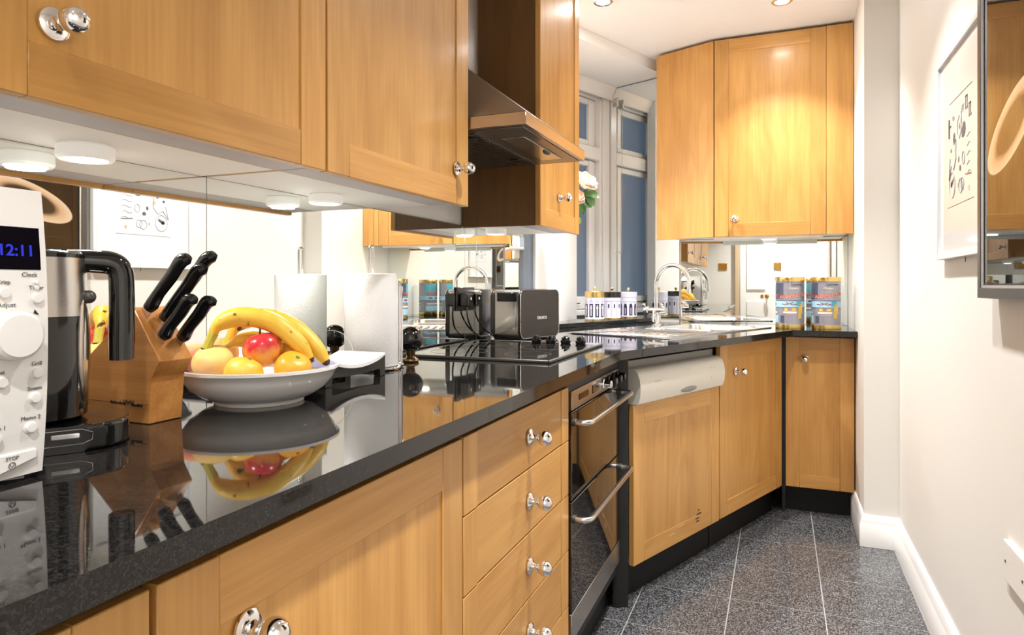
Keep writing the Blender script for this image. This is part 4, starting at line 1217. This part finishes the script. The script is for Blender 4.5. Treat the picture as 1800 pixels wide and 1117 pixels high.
# ------------------------------------------------------------------ black ball stopper
bs = thing('ball_ornament', 'glossy black ball on a small bronze foot beside the hob', 'ornament', (-0.952, 1.603, ZT + 0.0004))
bm = nb(); ball(bm, (0, 0, 0.063), 0.0350, 32, 20); obj('ball', bm, 'black_gloss', bs, angle=80)
bm = nb(); lathe(bm, [(0, 0), (0.0215, 0), (0.023, 0.004), (0.0215, 0.0085), (0.015, 0.0115), (0.011, 0.016), (0.0125, 0.021), (0.014, 0.033), (0, 0.033)], 28); obj('foot', bm, 'bronze', bs)

# ------------------------------------------------------------------ toaster
ta = thing('toaster', 'anthracite and steel toaster in the corner beyond the hob', 'toaster', (-0.922, 2.362, ZT + 0.0004), 74)
w, dp, h = 0.262, 0.142, 0.196
bm = nb(); box(bm, 0.006, w - 0.006, 0.002, dp - 0.002, 0.010, h, 0.012, 3); wn(obj('steel_shell', bm, 'steel', ta))
bm = nb()
rr2 = rrect(0.0, w, 0.006, h, 0.024, 6)
prism_y(bm, rr2, -0.004, 0.010, 0.003, 2); fpn = wn(obj('front_shell', bm, 'toaster_dark', ta))
bm = nb(); prism_y(bm, rr2, dp - 0.010, dp + 0.004, 0.003, 2); obj('back_shell', bm, 'toaster_dark', ta)
bm = nb(); tube(bm, [(x, -0.0032, z) for x, z in rrect(0.001, w - 0.001, 0.007, h - 0.001, 0.024, 6)], 0.0014, 6, closed=True); obj('edge_trim', bm, 'chrome', fpn)
bxo('base', 'black', ta, 0.008, w - 0.008, 0.004, dp - 0.004, 0.0, 0.014, 0.003)
bxo('lever_panel', 'steel', ta, 0.0030, 0.006, 0.022, dp - 0.030, 0.045, 0.150, 0.001)
bxo('lever_slot', 'black', ta, 0.0025, 0.006, 0.022, dp - 0.026, 0.150, h - 0.012, 0.001)
bxo('bread_slot', 'black_matt', ta, 0.035, w - 0.035, 0.030, 0.055, h - 0.003, h + 0.0012)
bxo('bread_slot', 'black_matt', ta, 0.035, w - 0.035, 0.085, 0.110, h - 0.003, h + 0.0012)
front_text('lettering', 'BOSCH', 0.0155, 'white_ink', fpn, 0.148, -0.0045, 0.079, True)
bm = nb(); tube(bm, [(0.115 + 0.0062 * math.cos(a), -0.0045, 0.0845 + 0.0062 * math.sin(a)) for a in [2 * PI * k / 20 for k in range(20)]], 0.0008, 6, closed=True)
tube(bm, [(0.1135, -0.0045, 0.0815), (0.1135, -0.0045, 0.0875)], 0.0008, 6); tube(bm, [(0.1165, -0.0045, 0.0815), (0.1165, -0.0045, 0.0875)], 0.0008, 6)
obj('logo', bm, 'white_ink', fpn)

# plugs on the mirror wall
so = thing('wall_socket', 'black double socket on the mirror behind the toaster', 'socket', (XW, 2.13, 1.02), 90)
bxo('plate', 'black', so, 0.0, 0.146, -0.008, -0.0003, 0.0, 0.086, 0.002)
for i, x in enumerate((0.038, 0.108)):
    p = thing('plug', ('black plug in the double socket, on the hob side', 'black plug in the double socket, on the toaster side')[i], 'plug', (XW + 0.0083, 2.13 + x, 1.036), 90, 'plugs in the double socket')
    bxo('body', 'black', p, -0.024, 0.024, -0.036, 0.0, 0.0, 0.048, 0.006, 2)
    bxo('fuse_mark', 'white_ink', p, -0.005, 0.005, -0.0365, -0.0355, 0.024, 0.034)
    bm = nb()
    if i == 1: cpts = [(0, -0.02, 0.003), (0.0, -0.021, -0.03), (0.05, -0.022, -0.075), (0.11, -0.024, -0.105), (0.15, -0.026, -0.119), (0.175, -0.028, -0.121)]
    else: cpts = [(0, -0.02, 0.003), (0, -0.022, -0.04), (0.03, -0.026, -0.085), (0.09, -0.026, -0.112), (0.16, -0.024, -0.119), (0.20, -0.02, -0.121)]
    tube(bm, bez(cpts, 6), 0.0032, 8); obj('cord', bm, 'black', p)

# ------------------------------------------------------------------ canisters on the ledge
def canister(c, r, h, label, lidmat, style):
    t = thing('canister', label, 'canister', (c[0], c[1], 0.9224), 0, 'lidded canisters on the window ledge')
    bm = nb(); lathe(bm, [(0, 0), (r, 0), (r, 0.004), (r * 0.985, 0.006), (r * 0.985, h * 0.82), (0, h * 0.82)], 40); obj('body', bm, 'can_white', t)
    bm = nb(); lathe(bm, [(r * 0.99, 0.001), (r * 1.01, 0.001), (r * 1.01, 0.010), (r * 0.99, 0.010), (r * 0.99, 0.001)], 40); obj('base_band', bm, 'gold', t)
    bm = nb(); lathe(bm, [(0, h * 0.80), (r * 1.01, h * 0.80), (r * 1.015, h * 0.985), (r * 0.98, h), (0, h + 0.002)], 40); ld = obj('lid', bm, lidmat, t)
    bm = nb(); lathe(bm, [(0.004, h), (0.0035, h + 0.008), (0.0085, h + 0.013), (0.0095, h + 0.019), (0.006, h + 0.025), (0, h + 0.026)], 16); obj('lid_knob', bm, 'gold', ld)
    R = r * 0.985
    nb_ = 10
    for k in range(nb_):
        a = 2 * PI * k / nb_ + 0.2
        wd = 2 * PI / nb_
        bm = nb()
        if style == 0:      # tall columns between dark bays
            cyl_patch(bm, R, a - wd * 0.32, a + wd * 0.32, 0.020, h * 0.58); obj('printed_bay', bm, 'can_ink', t)
            bm = nb(); cyl_patch(bm, R + 0.0007, a - wd * 0.09, a + wd * 0.09, 0.026, h * 0.54)
            cyl_patch(bm, R + 0.0007, a - wd * 0.16, a + wd * 0.16, h * 0.42, h * 0.47); obj('printed_column', bm, 'can_white', t)
            bm = nb()
            for j in range(5):
                f_ = (j + 1) / 5
                cyl_patch(bm, R, a - wd * 0.46 * (1 - f_ * 0.8), a + wd * 0.46 * (1 - f_ * 0.8), h * 0.63 + j * 0.0045, h * 0.63 + j * 0.0045 + 0.0015)
            obj('printed_pediment', bm, 'can_lilac', t)
        elif style == 1:    # pale niches with small figures
            cyl_patch(bm, R, a - wd * 0.46, a - wd * 0.40, 0.014, h * 0.70); cyl_patch(bm, R, a + wd * 0.40, a + wd * 0.46, 0.014, h * 0.70)
            cyl_patch(bm, R, a - wd * 0.46, a + wd * 0.46, h * 0.66, h * 0.68); obj('printed_frame', bm, 'can_lilac', t)
            bm = nb(); cyl_patch(bm, R, a - wd * 0.12, a + wd * 0.12, h * 0.42, h * 0.56, 4); obj('printed_figure', bm, 'can_ink', t)
        else:               # arched doors
            cyl_patch(bm, R, a - wd * 0.30, a + wd * 0.30, 0.018, h * 0.40)
            for j in range(4): cyl_patch(bm, R, a - wd * 0.30 * math.sqrt(1 - (j / 4) ** 2), a + wd * 0.30 * math.sqrt(1 - (j / 4) ** 2), h * 0.40 + j * 0.006, h * 0.40 + (j + 1) * 0.006)
            obj('printed_door', bm, 'can_ink', t)
            bm = nb(); cyl_patch(bm, R + 0.0007, a - wd * 0.10, a + wd * 0.10, 0.024, h * 0.40); cyl_patch(bm, R, a - wd * 0.48, a + wd * 0.48, h * 0.62, h * 0.64); obj('printed_column', bm, 'can_lilac', t)
canister((-0.928, 3.493), 0.053, 0.158, 'canister with gold lid and dark column print on the ledge', 'gold', 0)
canister((-0.874, 3.662), 0.051, 0.154, 'canister with black lid and pale niche print on the ledge', 'black_gloss', 1)
canister((-0.818, 3.832), 0.051, 0.152, 'canister with white lid and arched door print on the ledge', 'can_white', 2)

# ------------------------------------------------------------------ biscuit tins
def tin(c, yaw, label):
    t = thing('biscuit_tin', label, 'tin', (c[0], c[1], ZT + 0.0004), yaw, 'biscuit tins')
    r, h = 0.0655, 0.253
    bm = nb(); lathe(bm, [(0, 0.002), (r, 0.002), (r, h - 0.004), (0, h - 0.004)], 48); bd = obj('body', bm, 'tin_grey', t)
    bm = nb(); lathe(bm, [(0, 0), (r + 0.0015, 0), (r + 0.002, 0.004), (r + 0.0015, 0.022), (r, 0.023), (r, 0.001)], 48); obj('base_rim', bm, 'gold', t)
    bm = nb(); lathe(bm, [(r, h - 0.022), (r + 0.0018, h - 0.022), (r + 0.0022, h - 0.004), (r, h), (r - 0.006, h), (r - 0.008, h - 0.003), (0, h - 0.003)], 48); obj('lid', bm, 'gold', t)
    a0 = -PI / 2
    def patch(name, mat, x0, x1, z0, z1, off=0.0, n=6):
        bm = nb(); cyl_patch(bm, r + off, a0 + x0 / r, a0 + x1 / r, z0, z1, n); return obj(name, bm, mat, bd)
    patch('printed_band', 'tin_blue', -0.2055, 0.2055, 0.106, 0.137, n=40)
    patch('printed_line', 'tin_dark', -0.2055, 0.2055, 0.1365, 0.139, 0.0002, 40)
    patch('printed_line', 'tin_dark', -0.2055, 0.2055, 0.1035, 0.106, 0.0002, 40)
    patch('printed_panel', 'tin_cream', -0.035, 0.028, 0.076, 0.085)
    patch('printed_panel', 'tin_yellow', -0.03, -0.012, 0.088, 0.102)
    patch('printed_panel', 'tin_yellow', 0.004, 0.024, 0.088, 0.102)
    patch('printed_panel', 'tin_pink', -0.022, 0.026, 0.068, 0.071)
    patch('printed_panel', 'tin_teal', 0.026, 0.052, 0.112, 0.137, 0.0004)
    patch('printed_figure', 'tin_yellow', 0.036, 0.054, 0.052, 0.110, 0.0004)
    patch('printed_figure', 'tin_yellow', 0.042, 0.060, 0.075, 0.122, 0.0006)
    patch('printed_panel', 'tin_dark', -0.10, -0.035, 0.146, 0.225, 0.0, 6)
    patch('printed_panel', 'tin_dark', -0.05, -0.030, 0.03, 0.066, 0.0, 3)
    for body_, size, x, z, mat, wv in (('AMARETTI DEL', 0.0225, 0.022, 0.153, 'tin_red', lambda x: 0.010 * (x + 0.05) / 0.1), ('Lazzaroni', 0.0150, 0.030, 0.212, 'tin_dark', None),
                                       ('Chiostro', 0.0125, 0.014, 0.194, 'tin_cream', None), ('Saronno', 0.0115, 0.020, 0.142, 'tin_pink', None), ('~><~', 0.030, -0.006, 0.1125, 'tin_maroon', None)):
        obj('lettering', cyl_text(body_, size, r, a0 + x / r, z, wv), mat, bd)
    for x0 in (-0.185, -0.135, 0.115):
        patch('printed_panel', 'tin_teal', x0, x0 + 0.035, 0.160, 0.222); patch('printed_panel', 'tin_cream', x0 + 0.010, x0 + 0.06, 0.076, 0.085)
        patch('printed_panel', 'tin_blue', x0, x0 + 0.07, 0.030, 0.066); patch('printed_figure', 'tin_maroon', x0 + 0.02, x0 + 0.05, 0.116, 0.126, 0.0004)
    obj('lettering', cyl_text('AMARETTI', 0.0225, r, a0 - 0.115 / r, 0.153), 'tin_red', bd)
    obj('lettering_shadow', cyl_text('AMARETTI DEL', 0.0225, r - 0.0003, a0 + 0.0235 / r, 0.1515, lambda x: 0.010 * (x + 0.05) / 0.1), 'tin_cream', bd)
    return t
tin((0.048, 3.555), 2, 'tall amaretti biscuit tin with gold lid next to the sink')
tin((0.210, 3.560), -5, 'tall amaretti biscuit tin with gold lid next to the cream pier')

# ------------------------------------------------------------------ vase with roses in the window recess
VC = (-1.005, 2.865)
vz = 1.4164
shf = thing('wall_shelf', 'small white wall shelf tucked behind the narrow wall cabinet', 'shelf', (0, 0, 0))
bxo('board', 'gloss_white', shf, -1.0845, -0.945, 2.72, 2.960, 1.400, 1.416, 0.002)
va_ = thing('vase', 'clear glass vase on the small shelf behind the narrow wall cabinet', 'vase', (VC[0], VC[1], vz))
bm = nb(); lathe(bm, [(0, 0), (0.034, 0), (0.036, 0.004), (0.036, 0.05), (0.042, 0.10), (0.0395, 0.10), (0.0335, 0.05), (0.031, 0.01), (0, 0.01)], 32); obj('body', bm, 'glass', va_)
def petal(bm, c, a, tilt, r, wd, cup=0.5):
    g = []
    for i in range(5):
        row = []
        v = i / 4
        for j in range(5):
            u_ = (j / 4 - 0.5) * 2
            wf = math.sin(PI * (0.18 + 0.70 * v)) * wd
            x = u_ * wf
            rad = r * (0.22 + 0.78 * math.sin(v * PI / 2 * (0.75 + tilt * 0.45))) - cup * r * 0.35 * u_ * u_ * v
            z = r * (v * 1.25 - 0.15) * (1.0 - 0.45 * tilt) - tilt * r * 0.35 * v * v
            p = Vector((rad, x, z)); p.rotate(Matrix.Rotation(a, 3, 'Z')); row.append(bm.verts.new(Vector(c) + p))
        g.append(row)
    for i in range(4):
        for j in range(4): bm.faces.new((g[i][j], g[i][j + 1], g[i + 1][j + 1], g[i + 1][j]))
def leaf_bm(bm, base, d, L, wd, up=(0.40, -0.80, 0.45)):
    d = Vector(d).normalized(); s = d.cross(Vector(up)).normalized(); n_ = s.cross(d)
    rows = []
    for i in range(6):
        v = i / 5
        w_ = wd * math.sin(PI * min(1, v * 0.97 + 0.03)) ** 0.8
        c_ = Vector(base) + d * L * v - n_ * L * 0.18 * v * v
        rows.append([bm.verts.new(c_ - s * w_ + n_ * w_ * 0.3), bm.verts.new(c_), bm.verts.new(c_ + s * w_ + n_ * w_ * 0.3)])
    for a, b2 in zip(rows, rows[1:]):
        for j in range(2): bm.faces.new((a[j], a[j + 1], b2[j + 1], b2[j]))
def rose(head, r, mat, label, lean, leaves=()):
    t = thing('rose', label, 'flower', (VC[0], VC[1], vz + 0.012), 0, 'roses in the glass vase')
    o = Vector(t.location)
    hd_ = Vector(head) - o
    ob = nb()
    for ring, (cnt, tl, k, wd) in enumerate(((4, -0.3, 0.45, 0.42), (5, 0.0, 0.65, 0.46), (6, 0.35, 0.85, 0.50), (7, 0.75, 1.0, 0.52))):
        for i in range(cnt):
            petal(ob, (0, 0, 0), 2 * PI * i / cnt + ring * 0.7, tl, r * k, r * wd)
    fl_o = obj('bloom', ob, mat, t, hd_, lean, angle=80)
    md = fl_o.modifiers.new('t', 'SOLIDIFY'); md.thickness = 0.0008
    bm = nb(); tube(bm, bez([(hd_.x * 0.0 + 0.006 * (1 if hd_.x > 0 else -1), 0.004, 0.0), (hd_.x * 0.25, hd_.y * 0.25, 0.09), (hd_.x * 0.6, hd_.y * 0.6, hd_.z * 0.75), (hd_.x, hd_.y, hd_.z + 0.003)], 6), 0.0026, 8); obj('stem', bm, 'stem', t)
    for base, d, L, wd in leaves:
        bm = nb(); leaf_bm(bm, Vector(base) - o, d, L, wd); lo = obj('leaf', bm, 'leaf', t, angle=80)
        md = lo.modifiers.new('t', 'SOLIDIFY'); md.thickness = 0.0007
    return t
rose((-0.862, 3.040, 1.590), 0.064, 'petal', 'large cream rose against the window, highest of the bunch', (0.35, 0.75, 0),
     [((-0.845, 3.035, 1.552), (0.8, 0.4, -0.25), 0.066, 0.024), ((-0.850, 3.03, 1.540), (0.65, 0.3, -0.75), 0.068, 0.024)])
rose((-0.890, 2.975, 1.520), 0.050, 'petal_pink', 'blush pink rose half hidden by the cabinet, below the cream rose', (0.5, 0.9, 0),
     [((-0.865, 3.01, 1.520), (0.75, 0.4, -0.55), 0.066, 0.025), ((-0.872, 2.99, 1.500), (0.4, 0.3, -0.9), 0.062, 0.022), ((-0.862, 3.01, 1.545), (0.7, 0.6, 0.05), 0.06, 0.022)])
rose((-0.935, 3.020, 1.640), 0.052, 'petal', 'cream rose behind the beech cabinet beside the window', (0.1, 0.4, 0), [])
bd_ = thing('rose', 'small green rose bud hanging lowest of the bunch', 'flower', (VC[0], VC[1], vz + 0.012), 0, 'roses in the glass vase')
o_ = Vector(bd_.location)
bh = Vector((-0.878, 3.005, 1.418))
bm = nb(); lathe(bm, [(0, -0.02), (0.011, -0.013), (0.0145, 0.0), (0.010, 0.013), (0, 0.021)], 14, Matrix.Translation(bh - o_))
obj('bud', bm, 'bud', bd_)
bm = nb(); tube(bm, bez([Vector((-0.004, -0.006, 0)), Vector((-0.97, 2.89, 1.54)) - o_, Vector((-0.91, 2.97, 1.50)) - o_, bh + Vector((0, 0, 0.018)) - o_], 6), 0.002, 8); obj('stem', bm, 'stem', bd_)

# roller blind chain beside the mirror
chp = (CORNER[0] + DY * 0.060 - DX * 0.030, CORNER[1] - DX * 0.060 - DY * 0.030)
bm = nb()
bx0, by0 = 0.0, 0.0
zt, zb_ = ZS - 0.13, 1.33
pts = []
nbd = 110
for k in range(nbd):
    z = zt - (zt - zb_) * k / (nbd - 1)
    pts.append((0.004 * math.sin(k * 0.06), 0, z)); 
for k in range(10):
    a = PI * k / 9
    pts.append((-0.012 + 0.012 * math.cos(a), 0, zb_ - 0.014 * math.sin(a)))
for p in pts:
    ball(bm, p, 0.0032, 6, 4)
ch = thing('blind_chain', 'white bead chain of the roller blind hanging beside the window', 'chain', (chp[0], chp[1], 0), -22)
obj('beads', bm, 'gloss_white', ch)['kind'] = 'stuff'
bk = bxo('bracket', 'steel', ch, -0.02, 0.015, -0.008, 0.01, zt, zt + 0.055, 0.004)

# ------------------------------------------------------------------ right wall: pictures, socket plate
def frame_parts(t, w, h, fw, dp_, mat, name='frame_bar', bev=0.001):
    bxo(name, mat, t, 0, w, -dp_, -0.001, 0, fw, bev); bxo(name, mat, t, 0, w, -dp_, -0.001, h - fw, h, bev)
    bxo(name, mat, t, 0, fw, -dp_, -0.001, fw, h - fw, bev); bxo(name, mat, t, w - fw, w, -dp_, -0.001, fw, h - fw, bev)
# local frame: on right wall x' runs towards the camera (rot -90): local x -> world -y, local y -> world +x
pic = thing('framed_print', 'white framed print of small ink drawings on the cream wall', 'picture', (XR, 2.362, 1.190), -90)
pw, ph = 0.492, 0.590
frame_parts(pic, pw, ph, 0.016, 0.022, 'frame_white')
bxo('backing', 'frame_white', pic, 0.014, pw - 0.014, -0.010, -0.0012, 0.014, ph - 0.014)
sh = bxo('print', 'print_white', pic, 0.016, pw - 0.016, -0.0135, -0.010, 0.016, ph - 0.016)
bm_b, bm_g, bm_r = nb(), nb(), nb()
rnd = random.Random(12)
bm_l = nb()
def ell(bm, cx_, cz_, a, b_, rot=0, n=14, jag=0.0):
    poly = []
    for k in range(n):
        t_ = 2 * PI * k / n
        f_ = 1 + jag * (rnd.random() - 0.5)
        x, z = a * math.cos(t_) * f_, b_ * math.sin(t_) * f_
        poly.append((cx_ + x * math.cos(rot) - z * math.sin(rot), cz_ + x * math.sin(rot) + z * math.cos(rot)))
    prism_y(bm, poly, -0.0140, -0.0136)
def line(bm, pts, r=0.0009):
    tube(bm, [(x, -0.0139, z) for x, z in pts], r, 5)
def ring(bm, cx_, cz_, a, b_, r=0.001, frac=1.0):
    line(bm, [(cx_ + a * math.cos(2 * PI * frac * k / 20), cz_ + b_ * math.sin(2 * PI * frac * k / 20)) for k in range(21)], r)
# drawings sit in the middle of the sheet; x from far edge towards the camera
X0, Z0 = 0.125, 0.165
def m2(u, v): return (X0 + 0.25 * u, Z0 + 0.27 * v)
for u, v in ((0.90, 0.78), (0.76, 0.88)):      # two pairs of little shapes
    for du in (-0.03, 0.03):
        x, z = m2(u + du, v)
        prism_y(bm_b, [(x - 0.004, z - 0.018), (x + 0.006, z - 0.018), (x + 0.006, z - 0.012), (x + 0.002, z - 0.012), (x + 0.003, z + 0.018), (x - 0.004, z + 0.018)], -0.014, -0.0136)
    x, z = m2(u, v); line(bm_b, [(x - 0.009, z + 0.017), (x + 0.009, z + 0.017)], 0.0016)
ell(bm_b, *m2(0.64, 0.64), 0.022, 0.020, 0.3, 12, 0.5)
ell(bm_b, *m2(0.24, 0.62), 0.013, 0.017, 0, 14, 0.3)
ell(bm_b, *m2(0.47, 0.70), 0.006, 0.009, 0, 8, 0.6); ell(bm_b, *m2(0.10, 0.52), 0.008, 0.006, 0, 8, 0.5)
ell(bm_b, *m2(0.44, 0.38), 0.006, 0.009, 0, 8, 0.4); ell(bm_b, *m2(0.50, 0.28), 0.011, 0.008, 0.2, 10, 0.6)
ell(bm_b, *m2(0.16, 0.18), 0.019, 0.007, 0.5, 12, 0.6); ell(bm_b, *m2(0.11, 0.16), 0.010, 0.010, 0.2, 10, 0.4)
ell(bm_g, *m2(0.60, 0.86), 0.014, 0.010, 0.2, 12, 0.7); ell(bm_g, *m2(0.20, 0.84), 0.013, 0.008, 0.2, 12, 0.5)
line(bm_b, [m2(0.02, 0.86), m2(0.02, 0.66)], 0.003); line(bm_b, [m2(0.10, 0.78), m2(0.0, 0.78)], 0.0016)
hexp = [m2(0.47 + 0.085 * math.cos(a), 0.70 + 0.12 * math.sin(a)) for a in [PI / 6 + PI / 3 * k for k in range(7)]]
line(bm_l, hexp); line(bm_l, [m2(0.68, 0.80), m2(0.56, 0.84), m2(0.56, 0.72), m2(0.68, 0.70)])
line(bm_l, [m2(0.32, 0.60), m2(0.32, 0.40), m2(0.22, 0.30), m2(0.12, 0.36), m2(0.0, 0.22)], 0.0013); line(bm_l, [m2(0.0, 0.22), m2(0.06, 0.44)], 0.0012)
ring(bm_l, *m2(0.15, 0.15), 0.032, 0.036); ring(bm_l, *m2(0.52, 0.10), 0.018, 0.020); ring(bm_l, *m2(0.60, 0.11), 0.014, 0.017); ring(bm_l, *m2(0.64, 0.36), 0.013, 0.017)
for k in range(5):
    v = 0.55 - 0.09 * k
    line(bm_l, [m2(0.95 - 0.02 * (k % 2), v), m2(0.88, v + 0.02), m2(0.80, v - 0.01), m2(0.74, v)], 0.0008)
line(bm_l, [m2(0.95, 0.17), m2(0.72, 0.19)], 0.0016); line(bm_l, [m2(0.98, 1.02), m2(0.02, 1.02)], 0.0008); line(bm_l, [m2(1.05, -0.07), m2(-0.05, -0.07)], 0.0006)
ell(bm_r, *m2(0.30, 0.48), 0.006, 0.012, 0.4, 10, 0.6); ell(bm_r, *m2(0.40, 0.12), 0.005, 0.008, 0, 8, 0.3); ell(bm_r, *m2(0.86, 0.04), 0.006, 0.009, 0, 8, 0.3)
obj('ink_drawing', bm_b, 'ink', sh); obj('ink_drawing', bm_g, 'grey_ink', sh); obj('ink_drawing', bm_l, 'grey_ink', sh); obj('ink_drawing', bm_r, 'edge_lam', sh)
hk = nb(); tube(hk, [(0.26, -0.004, 0.0), (0.26, -0.004, -0.014)], 0.0012, 6); obj('hanging_pin', hk, 'frame_grey', pic)

bigp = thing('framed_print', 'glossy black spoon photograph in a dark grey frame on the cream wall', 'picture', (XR, 1.832, 1.084), -90)
pw, ph = 0.74, 0.90
frame_parts(bigp, pw, ph, 0.0235, 0.040, 'frame_grey')
def inner(a, b_, y0_, y1_, mat, name):
    for q4 in ((a, pw - a, a, b_), (a, pw - a, ph - b_, ph - a), (a, b_, b_, ph - b_), (pw - b_, pw - a, b_, ph - b_)):
        bxo(name, mat, bigp, q4[0], q4[1], y0_, y1_, q4[2], q4[3])
inner(0.0237, 0.0290, -0.0385, -0.0345, 'silver_frame', 'inner_lip')
inner(0.0237, 0.0330, -0.0343, -0.0335, 'black_matt', 'inner_edge')
obj('print', box(nb(), 0.0238, pw - 0.0238, -0.0334, -0.002, 0.0238, ph - 0.0238), 'spoon_print', bigp)

pl_ = thing('wall_plate', 'cream blank wall plate low on the wall under the pictures', 'wall plate', (XR, 1.757, 0.470), -90)
bxo('plate', 'wall', pl_, 0, 0.146, -0.010, -0.0005, 0, 0.086, 0.003, 2)
for x in (0.018, 0.128):
    bm = nb(); lathe(bm, [(0, 0), (0.0035, 0), (0.003, 0.0012), (0, 0.0012)], 10, Matrix.Translation((x, -0.010, 0.043)) @ Matrix.Rotation(PI / 2, 4, 'X')); obj('screw', bm, 'dark_steel', pl_)

# ------------------------------------------------------------------ wall behind the camera (seen in the mirrors)
# local frame facing +y: rot 180, x runs towards -x world
dr1 = struct(thing('door_1', '', '', (-0.085, YB, 0), 180)); del dr1['label']; del dr1['category']
dwid, dh_ = 0.36, 2.0
dl = bxo('door_leaf', 'gloss_white', dr1, 0, dwid, -0.040, -0.001, 0.005, dh_, 0.002)
for z0, z1 in ((0.16, 0.92), (1.06, 1.86)):
    bxo('door_panel', 'gloss_white', dl, 0.075, dwid - 0.075, -0.052, -0.040, z0, z1, 0.008, 2)
bm = nb(); lathe(bm, [(0, 0), (0.02, 0), (0.02, 0.004), (0.008, 0.008), (0.008, 0.03), (0.024, 0.04), (0.026, 0.052), (0.015, 0.064), (0, 0.066)], 20, Matrix.Translation((0.055, -0.0402, 0.985)) @ Matrix.Rotation(PI / 2, 4, 'X')); obj('door_knob', bm, 'brass', dl)
bm = nb(); lathe(bm, [(0, 0), (0.018, 0), (0.018, 0.005), (0, 0.005)], 16, Matrix.Translation((0.11, -0.0402, 0.985)) @ Matrix.Rotation(PI / 2, 4, 'X')); obj('keyhole_plate', bm, 'brass', dl)
tm = nb()
box(tm, -0.46 - 0.045, -0.449, YB, YB + 0.045, 0.0, 2.06, 0.004)
struct(obj('trim_2', tm, 'edge_lam'))
for x, label, mat in ((-0.60, 'brass double light switch on the cream wall beside the panelled door', 'brass'), (0.02, 'small brass light switch next to the panelled door', 'gold')):
    sp = thing('light_switch', label, 'switch', (x, YB, 1.30), 180)
    wd = 0.10 if x < -0.3 else 0.086
    bxo('plate', mat, sp, 0, wd, -0.007, -0.0003, 0, 0.086, 0.002)
    for k in range(2 if x < -0.3 else 1):
        bxo('toggle', mat, sp, wd / 2 - 0.020 + 0.03 * k, wd / 2 - 0.010 + 0.03 * k, -0.018, -0.007, 0.036, 0.052, 0.002)

# ------------------------------------------------------------------ ceiling downlights
def downlight(x, y, z, label, energy=DOWN_W):
    t = thing('ceiling_light', label, 'light', (x, y, z), 0, 'recessed ceiling downlights')
    bm = nb(); lathe(bm, [(0.030, -0.0005), (0.044, -0.0005), (0.045, -0.003), (0.040, -0.006), (0.032, -0.004), (0.030, -0.0005)], 32); obj('bezel', bm, 'chrome', t)
    bm = nb(); lathe(bm, [(0, -0.0006), (0.0295, -0.0006), (0.0295, -0.0025), (0, -0.003)], 28); obj('lens', bm, 'lamp_glow', t)
    for nm, frac, spr, sz in (('downlight_lamp', 0.86, 96, 0.075), ('downlight_scatter', 0.14, 180, 0.085)):
        ld = bpy.data.lights.new(nm, 'AREA'); ld.shape = 'DISK'; ld.size = sz; ld.energy = energy * frac
        ld.spread = math.radians(spr)
        ld.color = (1.0, 0.985, 0.968)
        lo = bpy.data.objects.new(nm, ld); C.objects.link(lo); lo.parent = t; lo.location = (0, 0, -0.008 if spr < 180 else -0.010)
for x, y, lab in ((0.010, 3.25, 'recessed ceiling downlight in front of the corner wall cabinet'), (-0.745, 2.95, 'recessed ceiling downlight beside the narrow wall cabinet, over the sink'),
                  (-0.03, 2.25, 'recessed ceiling downlight in front of the cooker hood'), (-0.03, 1.32, 'recessed ceiling downlight over the passage by the drawer unit'), (-0.03, -0.30, 'unseen ceiling downlight by the microwave, added to brighten the back of the room')):  # the last, unseen downlight is added as fill light from the back
    downlight(x, y, ZC, lab, DOWN_W * (1.6 if y < 0 else 1.35 if x < -0.5 else 0.8 if y > 3 else 1.0))
